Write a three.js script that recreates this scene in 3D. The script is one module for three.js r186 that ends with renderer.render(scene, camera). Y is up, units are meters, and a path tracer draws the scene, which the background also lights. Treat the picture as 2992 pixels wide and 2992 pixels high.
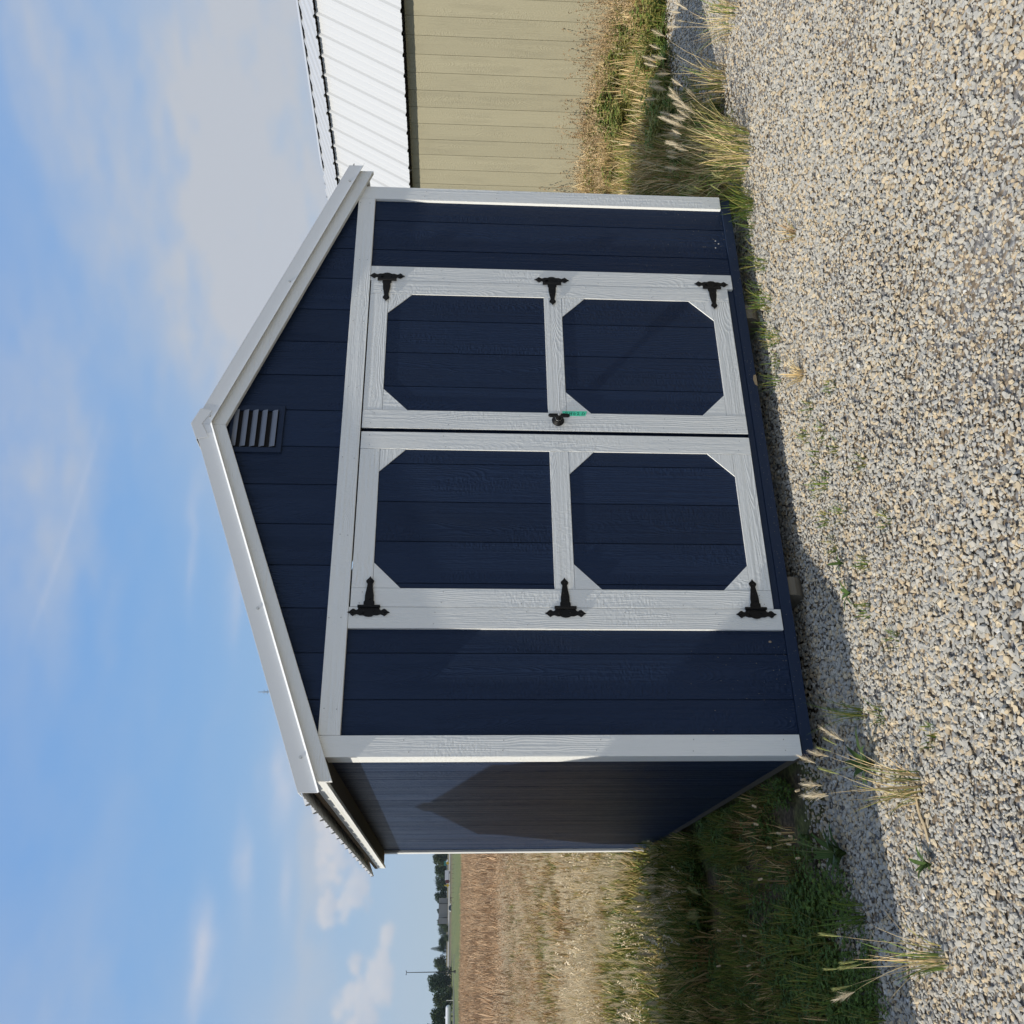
import * as THREE from 'three';
import { mergeGeometries } from 'three/addons/utils/BufferGeometryUtils.js';
import { ConvexGeometry } from 'three/addons/geometries/ConvexGeometry.js';
import { RoundedBoxGeometry } from 'three/addons/geometries/RoundedBoxGeometry.js';

// ------------------------------------------------------------------ seeded random and noise
function mulberry(a) { return () => { a |= 0; a = a + 0x6D2B79F5 | 0; let t = Math.imul(a ^ a >>> 15, 1 | a); t = t + Math.imul(t ^ t >>> 7, 61 | t) ^ t; return ((t ^ t >>> 14) >>> 0) / 4294967296; }; }
const rnd = mulberry(20240607);
const rr = (a, b) => a + (b - a) * rnd();
function hash2(i, j, s) { let h = Math.imul(i, 374761393) + Math.imul(j, 668265263) + Math.imul(s, 982451653) | 0; h = Math.imul(h ^ h >>> 13, 1274126177); return ((h ^ h >>> 16) >>> 0) / 4294967296; }
function vnoise(x, y, s = 0) { const i = Math.floor(x), j = Math.floor(y); let u = x - i, v = y - j; u = u * u * (3 - 2 * u); v = v * v * (3 - 2 * v); const a = hash2(i, j, s), b = hash2(i + 1, j, s), c = hash2(i, j + 1, s), d = hash2(i + 1, j + 1, s); return a + (b - a) * u + (c - a) * v + (a - b - c + d) * u * v; }
function fbm(x, y, s = 0, o = 4) { let t = 0, a = 0.5, n = 0; for (let k = 0; k < o; k++) { t += a * vnoise(x, y, s + k * 17); n += a; x *= 2.03; y *= 2.03; a *= 0.5; } return t / n; }
// noise that repeats with the period (px, py)
function pnoise(x, y, px, py, s = 0) { const w = (n, p) => ((n % p) + p) % p; const i = Math.floor(x), j = Math.floor(y); let u = x - i, v = y - j; u = u * u * (3 - 2 * u); v = v * v * (3 - 2 * v); const a = hash2(w(i, px), w(j, py), s), b = hash2(w(i + 1, px), w(j, py), s), c = hash2(w(i, px), w(j + 1, py), s), d = hash2(w(i + 1, px), w(j + 1, py), s); return a + (b - a) * u + (c - a) * v + (a - b - c + d) * u * v; }
const clamp = (x, a = 0, b = 1) => Math.min(b, Math.max(a, x));
const sstep = (a, b, x) => { const t = clamp((x - a) / (b - a)); return t * t * (3 - 2 * t); };
const lerp = (a, b, t) => a + (b - a) * t;
const DEG = Math.PI / 180;

// ------------------------------------------------------------------ camera (a phone held sideways: rolled a quarter turn)
const scene = new THREE.Scene();
const camera = new THREE.PerspectiveCamera(57.62, 1, 0.05, 3000);
camera.position.set(-0.774, 1.4556, 3.91);
camera.rotation.set(-0.0576, -0.4539, 0.0118 - Math.PI / 2, 'YXZ');
scene.add(camera);
const renderer = new THREE.WebGLRenderer({ antialias: true });
renderer.toneMapping = THREE.LinearToneMapping;
renderer.toneMappingExposure = 1.24;
renderer.shadowMap.enabled = true;

// ------------------------------------------------------------------ sun
const SUN_EL = 42.5 * DEG, SUN_FRONT = 5.0 * DEG;
const sunDir = new THREE.Vector3(-Math.cos(SUN_EL) * Math.cos(SUN_FRONT), Math.sin(SUN_EL), Math.cos(SUN_EL) * Math.sin(SUN_FRONT));
const sun = new THREE.DirectionalLight(new THREE.Color().setRGB(1.0, 0.93, 0.82), 3.2);
sun.position.copy(sunDir).multiplyScalar(60); sun.target.position.set(0, 0, 0);
sun.castShadow = true; sun.shadow.mapSize.set(4096, 4096); sun.shadow.radius = 1;
Object.assign(sun.shadow.camera, { left: -20, right: 20, top: 20, bottom: -20, near: 1, far: 160 });
scene.add(sun, sun.target);

// ------------------------------------------------------------------ sky: air, thin haze cloud, cirrus and cumulus
{
  const W = 2048, H = 1024, data = new Float32Array(W * H * 4);
  const grad = [[-90, .30, .33, .36], [-2, .35, .42, .48], [0, .355, .435, .505], [4, .31, .42, .55], [9, .245, .385, .575], [16, .185, .34, .585], [26, .15, .30, .58], [45, .125, .26, .53], [90, .11, .23, .49]];
  const air = el => { let k = 0; while (k < grad.length - 2 && el > grad[k + 1][0]) k++; const a = grad[k], b = grad[k + 1], t = clamp((el - a[0]) / (b[0] - a[0])); return [1, 2, 3].map(i => lerp(a[i], b[i], t)); };
  // haze sheets (az, el, half widths, strength), degrees; azimuth from -z towards +x
  const sheets = [[49, 11, 17, 6.0, .95], [40, 14, 11, 3.2, .5], [36, 8.5, 9, 2.6, .6], [52, 22, 6, 2, .45], [44, 19.5, 8, 2.2, .35], [24, 22.5, 7, 3, .28], [31, 24, 9, 3, .3], [11, 8.6, 4.5, 1.5, .5], [5, 7.5, 6, 1.3, .42]];
  const r2 = mulberry(77);
  for (let k = 0; k < 44; k++) sheets.push([68 + r2() * 285, 5 + r2() * 30, 8 + r2() * 12, 2.5 + r2() * 4.5, .45 + r2() * .5]);  // unseen haze sheets, these and the high ones, added to whiten the ambient light
  for (let k = 0; k < 14; k++) sheets.push([r2() * 360, 38 + r2() * 34, 16 + r2() * 22, 5 + r2() * 8, .4 + r2() * .45]);
  const wisps = [[0.2, 13.6, 2.6, .45, .75], [5.6, 11.8, 2.4, .4, .42], [9.8, 10.2, 2.3, .55, .6], [24, 15.2, 3.5, .35, .3], [20.5, 12.8, 2.6, .4, .32], [15, 9.2, 3.0, .4, .3], [4.2, 9.6, 2.0, .35, .3]];
  for (let k = 0; k < 40; k++) wisps.push([62 + r2() * 290, 7 + r2() * 22, 2 + r2() * 3, .3 + r2() * .4, .3 + r2() * .4]);
  const cums = [[6.0, 6.2, 2.2, 1.5], [4.0, 5.4, 1.6, 1.3], [8.0, 7.0, 1.2, 1.0], [3.2, 7.0, 1.0, .7], [-2.2, 4.9, 1.9, 1.5], [-0.6, 3.9, 1.5, 1.0], [0.3, 5.3, .8, .55], [1.6, 3.6, .7, .5], [-4.2, 5.2, 1.6, 1.6]];
  for (let k = 0; k < 36; k++) cums.push([60 + r2() * 290, 3.2 + r2() * 3.6, 1.2 + r2() * 2.2, .8 + r2() * 1.1]);
  const dA = (a, b) => { let d = a - b; d = ((d + 180) % 360 + 360) % 360 - 180; return d; };
  for (let j = 0; j < H; j++) {
    const el = ((j + .5) / H - .5) * 180, base = air(el);
    const nearS = el > -1 ? sheets.filter(s => Math.abs(el - s[1]) < s[3] * 3.2) : [], nearW = wisps.filter(s => Math.abs(el - s[1]) < s[3] * 4 + 1.2), nearC = cums.filter(s => Math.abs(el - s[1]) < s[3] * 1.6 + .6);
    for (let i = 0; i < W; i++) {
      const th = ((i + .5) / W - .5) * 2 * Math.PI;          // atan2(z, x)
      const az = Math.atan2(Math.cos(th), -Math.sin(th)) / DEG;
      let [r, g, b] = base;
      if (el > -1) {
        const n1 = fbm(az * .16 + 40, el * .42, 3, 5), n2 = fbm(az * .5 + 9, el * 1.5, 11, 4);
        let hz = 0; for (const s of nearS) { const x = dA(az, s[0]) / s[2], y = (el - s[1] + (n1 - .5) * 5) / s[3]; hz += s[4] * Math.exp(-(x * x + y * y)); }
        hz = clamp(hz * (.55 + .9 * n2) + (n1 - .5) * .25 * sstep(0, 10, el), 0, .93);
        const hc = [.43, .45, .49]; r = lerp(r, hc[0], hz); g = lerp(g, hc[1], hz); b = lerp(b, hc[2], hz);
        const tilt = (n1 - .5) * 2.2; let ws = 0;
        for (const s of nearW) { const x = dA(az, s[0]) / s[2], y = (el - s[1] + tilt) / s[3]; ws += s[4] * Math.exp(-(x * x + y * y)) * (.35 + 1.1 * n2); }
        ws = clamp(ws, 0, .8); r = lerp(r, .50, ws); g = lerp(g, .51, ws); b = lerp(b, .57, ws);
        // an old vapour trail
        const tx = (az - 21) / 12; if (tx > -.35 && tx < 1) { const d = Math.abs(el - (23.1 - 3.1 * tx)) / .11; const f = .24 * Math.exp(-d * d) * sstep(-.35, 0, tx) * (1 - sstep(.55, 1, tx)); r = lerp(r, .5, f); g = lerp(g, .52, f); b = lerp(b, .58, f); }
        if (nearC.length) {
          const bil = fbm(az * .9, el * 1.3, 31, 6), fb2 = fbm(az * 4.1, el * 5.2, 37, 4); let c = -9, top = 0;
          for (const s of nearC) { const x = dA(az, s[0]) / s[2], y = (el - s[1]) / s[3], q = 1 - (x * x + y * y * (y < 0 ? 2.2 : 1)); if (q > -1) { const v = q + (bil - .5) * 2.4 + (fb2 - .5) * .8; if (v > c) { c = v; top = y + (bil - .5) * 1.4; } } }
          const m = sstep(-.25, .75, c) * (.6 + .35 * (fb2 - .5)) * sstep(1.2, 3.2, el), lit = sstep(-.7, .7, top);
          r = lerp(r, lerp(.45, .57, lit), m); g = lerp(g, lerp(.46, .545, lit), m); b = lerp(b, lerp(.51, .55, lit), m);
        }
      }
      const o = (j * W + i) * 4; data[o] = r; data[o + 1] = g; data[o + 2] = b; data[o + 3] = 1;
    }
  }
  const sky = new THREE.DataTexture(data, W, H, THREE.RGBAFormat, THREE.FloatType);
  sky.mapping = THREE.EquirectangularReflectionMapping; sky.magFilter = sky.minFilter = THREE.LinearFilter; sky.needsUpdate = true;
  scene.background = sky; scene.environment = sky;
  scene.backgroundIntensity = 1; scene.environmentIntensity = 1;
}

// ------------------------------------------------------------------ textures
function tex8(w, h, fn, srgb) {
  const d = new Uint8Array(w * h * 4);
  for (let j = 0; j < h; j++) for (let i = 0; i < w; i++) { const c = fn((i + .5) / w, (j + .5) / h), o = (j * w + i) * 4; if (typeof c === 'number') d[o] = d[o + 1] = d[o + 2] = clamp(c) * 255; else for (let k = 0; k < 3; k++) d[o + k] = clamp(c[k]) * 255; d[o + 3] = 255; }
  const t = new THREE.DataTexture(d, w, h); t.wrapS = t.wrapT = THREE.RepeatWrapping; t.magFilter = THREE.LinearFilter; t.minFilter = THREE.LinearMipmapLinearFilter; t.generateMipmaps = true; if (srgb) t.colorSpace = THREE.SRGBColorSpace; t.needsUpdate = true; return t;
}
const PITCH = 0.2032, TW = PITCH * 6, TH = 2.4384;      // one pressed panel: six planks of 8 inches
// pressed cedar grain: cathedral arcs, straight fibre, saw ticks, patchy
const grainTex = tex8(1024, 2048, (u, v) => {
  const X = u * TW, Y = v * TH, k = Math.floor(X / PITCH), x = X - k * PITCH - PITCH / 2;
  const wob = pnoise(v * 6, u * 12, 6, 12, 5 + k) - .5, wob2 = pnoise(v * 22, u * 24, 22, 24, 9 + k) - .5;
  const cx = (hash2(k, 1, 4) - .5) * .09 + wob * .05;
  const dx = x - cx;
  let F = (k % 3 === 0 ? dx * 95 : (hash2(k, 2, 4) > .5 ? 1 : -1) * Y * 9 + dx * dx * 2600) + wob * 5 + wob2 * 1.6;
  const ky = TH * (.2 + .6 * hash2(k, 3, 4)), kd = Math.hypot(dx * 4.2, (Y - ky) * 1.0) / .22; F += 6 * Math.exp(-kd * kd);
  const line = Math.pow(.5 + .5 * Math.sin(F * 6.283), 2.2);
  const fibre = pnoise(u * 340, v * 44, 340, 44, 21), fibre2 = pnoise(u * 170, v * 150, 170, 150, 22);
  const tick = pnoise(u * 90, v * 330, 90, 330, 23);
  const mA = sstep(.35, .7, pnoise(u * 12, v * 9, 12, 9, 31)), mB = sstep(.45, .75, pnoise(u * 14, v * 7, 14, 7, 32));
  const long = pnoise(u * 110, v * 4, 110, 4, 24), long2 = pnoise(u * 210, v * 9, 210, 9, 25);
  return .45 + .34 * (long - .5) + .16 * (long2 - .5) + .26 * (line - .4) * (.35 + .65 * mA) + .16 * (fibre - .5) + .14 * (fibre2 - .5) + .3 * (tick - .5) * mB;
});
const fineTex = tex8(512, 512, (u, v) => .5 + .5 * (pnoise(u * 64, v * 64, 64, 64, 41) - .5) + .35 * (pnoise(u * 160, v * 160, 160, 160, 42) - .5));
const C8 = (r, g, b) => [r, g, b];
const dirtTex = tex8(1024, 1024, (u, v) => {      // soil, dry litter, some green: repeats every 4 m
  const a = pnoise(u * 9, v * 9, 9, 9, 51), b = pnoise(u * 40, v * 40, 40, 40, 52), c = pnoise(u * 170, v * 170, 170, 170, 53), d = pnoise(u * 400, v * 400, 400, 400, 54), t = .7 + .35 * b + .35 * (c - .5) + .4 * (d - .5);
  const gr = sstep(.45, .75, a * .6 + b * .5); return [lerp(.50, .40, gr) * t, lerp(.43, .41, gr) * t, lerp(.33, .23, gr) * t];
}, true);
const fieldTex = tex8(1024, 1024, (u, v) => {
  const a = pnoise(u * 12, v * 12, 12, 12, 61), c = pnoise(u * 200, v * 200, 200, 200, 63), d = pnoise(u * 420, v * 420, 420, 420, 64), t = .62 + .3 * a + .4 * (c - .5) + .4 * (d - .5);
  return [.72 * t, .60 * t, .43 * t];
}, true);
const lawnTex = tex8(1024, 1024, (u, v) => {
  const a = pnoise(u * 6, v * 20, 6, 20, 71), b = pnoise(u * 30, v * 60, 30, 60, 72), c = pnoise(u * 260, v * 260, 260, 260, 73), t = .75 + .3 * (a - .5) + .3 * (b - .5) + .4 * (c - .5), y = sstep(.5, .8, a * .5 + b * .5);
  return [lerp(.47, .60, y) * t, lerp(.53, .57, y) * t, lerp(.27, .34, y) * t];
}, true);
const finesTex = tex8(1024, 1024, (u, v) => {     // crushed stone fines between the stones: repeats every 2 m
  const c = pnoise(u * 150, v * 150, 150, 150, 81), d = pnoise(u * 360, v * 360, 360, 360, 82), a = pnoise(u * 14, v * 14, 14, 14, 83), t = .58 + .4 * c + .3 * (d - .5), w = sstep(.35, .7, pnoise(u * 120 + 7, v * 120, 120, 120, 84)) * .8 + a * .2;
  return [lerp(.60, .66, w) * t, lerp(.60, .58, w) * t, lerp(.60, .47, w) * t];
}, true);
const asphaltTex = tex8(512, 512, (u, v) => { const t = .30 + .12 * (pnoise(u * 130, v * 130, 130, 130, 91) - .5) + .08 * pnoise(u * 8, v * 8, 8, 8, 92); return [t, t, t * 1.03]; }, true);
const rep = (t, a, b) => { const c = t.clone(); c.repeat.set(a, b); c.needsUpdate = true; return c; };

// ------------------------------------------------------------------ materials
const L = (r, g, b) => new THREE.Color().setRGB(r, g, b);
const mat = (c, rough, o = {}) => new THREE.MeshStandardMaterial({ color: c, roughness: rough, ...o });
const phys = (c, rough, o = {}) => new THREE.MeshPhysicalMaterial({ color: c, roughness: rough, ...o });
const M = {
  navy: [1, 1.1, .92, 1.04].map(k => phys(L(.0172 * k, .0322 * k, .071 * k), .46, { bumpMap: grainTex, bumpScale: .0075, specularIntensity: .28 })),
  navyPlain: phys(L(.0195, .034, .07), .6, { bumpMap: fineTex, bumpScale: .0008, specularIntensity: .4 }),
  white: [1, .97, 1.015].map(k => phys(L(.88 * k, .895 * k, .865 * k), .5, { bumpMap: grainTex, bumpScale: .0032, specularIntensity: .7 })),
  metal: mat(L(.80, .815, .81), .34, { bumpMap: rep(fineTex, 2, 2), bumpScale: .00006 }),
  roof: mat(L(.55, .56, .56), .38),
  black: phys(L(.006, .006, .0065), .5, { bumpMap: rep(fineTex, 3, 3), bumpScale: .0003, specularIntensity: .5 }),
  steel: mat(L(.62, .62, .60), .3, { metalness: .9 }),
  wood: mat(L(.235, .175, .115), .85, { bumpMap: grainTex, bumpScale: .002 }),
  rawWood: mat(L(.42, .31, .18), .85, { bumpMap: grainTex, bumpScale: .002 }),
  darkWood: mat(L(.10, .085, .065), .9, { bumpMap: grainTex, bumpScale: .002 }),
  skid: mat(L(.19, .165, .125), .9, { bumpMap: grainTex, bumpScale: .003 }),
  dark: mat(L(.012, .013, .016), .9),
  tan: [1, .97, 1.03].map(k => phys(L(.375 * k, .345 * k, .236 * k), .55, { bumpMap: grainTex, bumpScale: .006, specularIntensity: .6 })),
  brown: mat(L(.045, .037, .032), .6, { bumpMap: grainTex, bumpScale: .0024 }),
};

// ------------------------------------------------------------------ object helpers
const taken = {};
const numbered = n => { const k = taken[n] = (taken[n] ?? -1) + 1; return k ? `${n}_${String(k).padStart(3, '0')}` : n; };
function tag(o, label, category, group, kind) { if (label) o.userData.label = label; if (category) o.userData.category = category; if (group) o.userData.group = group; if (kind) o.userData.kind = kind; return o; }
function thing(name, label, category, base = [0, 0, 0], group) { const o = new THREE.Group(); o.name = numbered(name); o.position.set(...base); scene.add(o); return tag(o, label, category, group); }
function shadow(m) { m.castShadow = m.receiveShadow = true; return m; }
// geometry given in the scene's own metres; kept relative to its thing's base
function part(name, geo, m, root, parent = root) { geo.translate(-root.position.x, -root.position.y, -root.position.z); const o = shadow(new THREE.Mesh(geo, m)); o.name = name; parent.add(o); return o; }
function local(name, geo, m, parent) { const o = shadow(new THREE.Mesh(geo, m)); o.name = name; parent.add(o); return o; }
function top(name, geo, m, label, category, group, kind) { const o = shadow(new THREE.Mesh(geo, m)); o.name = numbered(name); scene.add(o); return tag(o, label, category, group, kind); }
// uv in metres from position and facing; grain runs along y ('v') or along the horizontal ('h')
function uvm(g, grain = 'v', ou = 0, ov = 0) {
  if (g.index) g = g.toNonIndexed();
  const p = g.attributes.position, n = g.attributes.normal, uv = new Float32Array(p.count * 2);
  for (let i = 0; i < p.count; i++) {
    const ax = Math.abs(n.getX(i)), ay = Math.abs(n.getY(i)), az = Math.abs(n.getZ(i)); let a, b;
    if (az >= ax && az >= ay) { a = p.getX(i); b = p.getY(i); } else if (ax >= ay) { a = p.getZ(i); b = p.getY(i); } else { a = p.getX(i); b = p.getZ(i); }
    if (grain === 'h') [a, b] = [b, a];
    uv[2 * i] = (a + ou) / TW; uv[2 * i + 1] = (b + ov) / TH;
  }
  g.setAttribute('uv', new THREE.BufferAttribute(uv, 2)); return g;
}
function box(x0, x1, y0, y1, z0, z1, grain = 'v', ou = rr(0, TW), ov = rr(0, TH)) { const g = new THREE.BoxGeometry(x1 - x0, y1 - y0, z1 - z0); g.translate((x0 + x1) / 2, (y0 + y1) / 2, (z0 + z1) / 2); return uvm(g, grain, ou, ov); }
// a board with slightly eased edges
function board(x0, x1, y0, y1, z0, z1, grain = 'v', ou = rr(0, TW), ov = rr(0, TH), r = .0018) { const g = new RoundedBoxGeometry(x1 - x0, y1 - y0, z1 - z0, 1, r); g.translate((x0 + x1) / 2, (y0 + y1) / 2, (z0 + z1) / 2); return uvm(g, grain, ou, ov); }
function prism(pts, z0, z1, grain = 'v', ou = rr(0, TW), ov = rr(0, TH), bevel = 0) { const s = new THREE.Shape(pts.map(p => new THREE.Vector2(p[0], p[1]))); const g = new THREE.ExtrudeGeometry(s, { depth: z1 - z0 - 2 * bevel, bevelEnabled: bevel > 0, bevelSize: bevel, bevelThickness: bevel, bevelOffset: -bevel, bevelSegments: 1, curveSegments: 4 }); g.translate(0, 0, z0 + bevel); return uvm(g, grain, ou, ov); }
function placed(g, o, ax, ay, az) { g.applyMatrix4(new THREE.Matrix4().makeBasis(new THREE.Vector3(...ax), new THREE.Vector3(...ay), new THREE.Vector3(...az)).setPosition(...o)); return g; }

// ------------------------------------------------------------------ ground, lot, lawn
const GY = -0.15;
const hpts = [[0, -.16], [40, -.16], [100, .1], [190, .86], [376, .93], [416, 1.22], [514, 1.4], [552, 2.6], [585, 3.7], [602, 5.5], [720, 5.7], [1400, 8]];
function hz(z) { const d = -z; if (d <= 0) return -.16; for (let k = 1; k < hpts.length; k++) if (d < hpts[k][0]) { const a = hpts[k - 1], b = hpts[k]; return lerp(a[1], b[1], (d - a[0]) / (b[0] - a[0])); } return 8; }
function hgt(x, z) { const near = 1 - sstep(10, 40, Math.hypot(x, z)); return hz(z) - near * .03 * fbm(x * .8 + 3, z * .8, 7, 3) * sstep(-.3, -1.5, z) + sstep(12, 60, -z) * .22 * (fbm(x * .05, z * .05, 8, 3) - .5) * (1 - sstep(120, 200, -z)); }
function sheet(xs, zs, yf, uvs) {
  const nx = xs.length, nz = zs.length, p = [], uv = [], ix = [];
  for (let j = 0; j < nz; j++) for (let i = 0; i < nx; i++) { const X = typeof xs[i] === 'function' ? xs[i](zs[j]) : xs[i], Z = zs[j]; p.push(X, yf(X, Z), Z); uv.push(X / uvs, Z / uvs); }
  for (let j = 0; j < nz - 1; j++) for (let i = 0; i < nx - 1; i++) { const a = j * nx + i, b = a + 1, c = a + nx, d = c + 1; ix.push(a, b, c, b, d, c); }
  const g = new THREE.BufferGeometry(); g.setAttribute('position', new THREE.Float32BufferAttribute(p, 3)); g.setAttribute('uv', new THREE.Float32BufferAttribute(uv, 2)); g.setIndex(ix); g.computeVertexNormals(); return g;
}
const range = (a, b, n) => Array.from({ length: n + 1 }, (_, k) => a + (b - a) * k / n);
const zGrid = [...range(-1400, -720, 8), ...range(-690, -610, 3), -602, -594, -585, -575, -565, -552, -540, ...range(-514, -420, 5), -416, ...range(-400, -200, 10), -190, ...range(-180, -64, 22), ...range(-60, -10, 40), ...range(-9.5, 4, 60), ...range(6, 60, 10)];
const xGrid = [...range(-500, -60, 11), ...range(-50, -12, 12), ...range(-11, 14, 90), ...range(16, 60, 14), ...range(80, 500, 10)];
top('ground', sheet(xGrid, zGrid, hgt, 4), mat(L(1, 1, 1), .95, { map: dirtTex, bumpMap: dirtTex, bumpScale: .012 }), 'brown soil and dry litter ground reaching to the horizon', 'ground', null, 'structure');
top('field', sheet(range(-70, 90, 40), range(-104, -11, 60), (x, z) => hgt(x, z) + .012 - .2 * sstep(-13, -11, z), 5), mat(L(1, 1, 1), .95, { map: fieldTex, bumpMap: fieldTex, bumpScale: .02 }), 'tan field floor under the tall dry grass behind the shed', 'field', null, 'structure');
top('lawn', sheet(range(-160, 200, 50), [-545, -530, -514, -480, -450, -416, -376, -330, -280, -230, -190, -150, -120, -102], (x, z) => hgt(x, z) + .05, 9), mat(L(1, 1, 1), .95, { map: lawnTex }), 'mown green strip beyond the dry field', 'lawn', null, 'structure');
// back edge of the gravel, wavy; further back on the right of the shed
const lotEdge = x => -.42 + .3 * (fbm(x * 1.3, 4.2, 12, 3) - .5) + .25 * sstep(2.9, 3.4, x) * (1 - sstep(3.9, 4.4, x)) - .55 * sstep(4.3, 5.2, x) * (1 - sstep(6.3, 7.0, x)) + .25 * sstep(-.3, -1.2, x) - .25 * sstep(.2, .8, x) * (1 - sstep(2.6, 3.1, x));
{
  const xs = range(-14, 22, 240), n = 34, p = [], uv = [], ix = [];
  for (let i = 0; i < xs.length; i++) for (let j = 0; j <= n; j++) { const t = j / n, z = lerp(lotEdge(xs[i]), 26, t * t), y = GY - .006 - .03 * (1 - sstep(0, .25, z - lotEdge(xs[i]))); p.push(xs[i], y, z); uv.push(xs[i] / 2, z / 2); }
  for (let i = 0; i < xs.length - 1; i++) for (let j = 0; j < n; j++) { const a = i * (n + 1) + j, b = a + 1, c = a + n + 1, d = c + 1; ix.push(a, b, c, b, d, c); }
  const g = new THREE.BufferGeometry(); g.setAttribute('position', new THREE.Float32BufferAttribute(p, 3)); g.setAttribute('uv', new THREE.Float32BufferAttribute(uv, 2)); g.setIndex(ix); g.computeVertexNormals();
  top('gravel_lot', g, mat(L(1, 1, 1), .95, { map: finesTex, bumpMap: finesTex, bumpScale: .01 }), 'grey and tan crushed stone lot in front of the sheds', 'gravel', null, 'structure');
}
{ // paved lot and pale kerb far behind the field
  const f = (a, b) => z => lerp(a, b, (z + 376) / 186);
  top('paved_lot', sheet([() => -90, f(-7, -13)], range(-376, -222, 8), (x, z) => hgt(x, z) + .12, 4), mat(L(1, 1, 1), .9, { map: asphaltTex }), 'dark paved lot beyond the mown strip', 'pavement', null, 'structure');
  top('kerb', (() => { const g = new THREE.BoxGeometry(105, .3, 1.0); g.translate(-49, 1.1, -380); return g; })(), mat(L(.40, .385, .33), .9), 'pale concrete kerb along the far edge of the paved lot', 'kerb', null, 'structure');
  top('road', sheet(range(-140, 180, 20), [-592, -586, -580], (x, z) => hgt(x, z) + .25, 4), mat(L(.30, .295, .27), .9), 'pale road on the low bank in front of the far trees', 'road', null, 'structure');
}

// ------------------------------------------------------------------ the navy shed
const pickN = k => M.navy[((k % 4) + 4) % 4], pickW = () => M.white[Math.floor(rnd() * 3)];
const SLOPE = .3716, RX = 1.556, RY = 2.709, DEPTH = 3.62;
const roofY = x => RY - SLOPE * Math.abs(x - RX);
const GAP = .0045, GROOVE0 = .2436, PITCH_F = .2042;
// a plank whose pressed grain stands up in long shallow ridges
function ridged(X, dir, z0, z1, y0, y1, ou) {
  const pts = [[z0, -.006]], n = 17; for (let i = 0; i <= n; i++) { const t = i / n; pts.push([lerp(z0, z1, clamp(t + (i && i < n ? rr(-.02, .02) : 0))), i === 0 || i === n ? -.001 : rr(-.0016, 0)]); } pts.push([z1, -.006]);
  const g = new THREE.ExtrudeGeometry(new THREE.Shape(pts.map(p => new THREE.Vector2(...p))), { depth: y1 - y0, bevelEnabled: false });
  if (dir > 0) placed(g, [X, y0, 0], [0, 0, 1], [1, 0, 0], [0, 1, 0]); else placed(g, [X, y1, 0], [0, 0, 1], [-1, 0, 0], [0, -1, 0]);
  return uvm(g, 'v', ou, rr(0, TH));
}
const shed = thing('garden_shed', 'navy blue shed with white trim, double doors and white metal roof on the gravel', 'shed', [1.55, GY, -1.8]);
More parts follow.
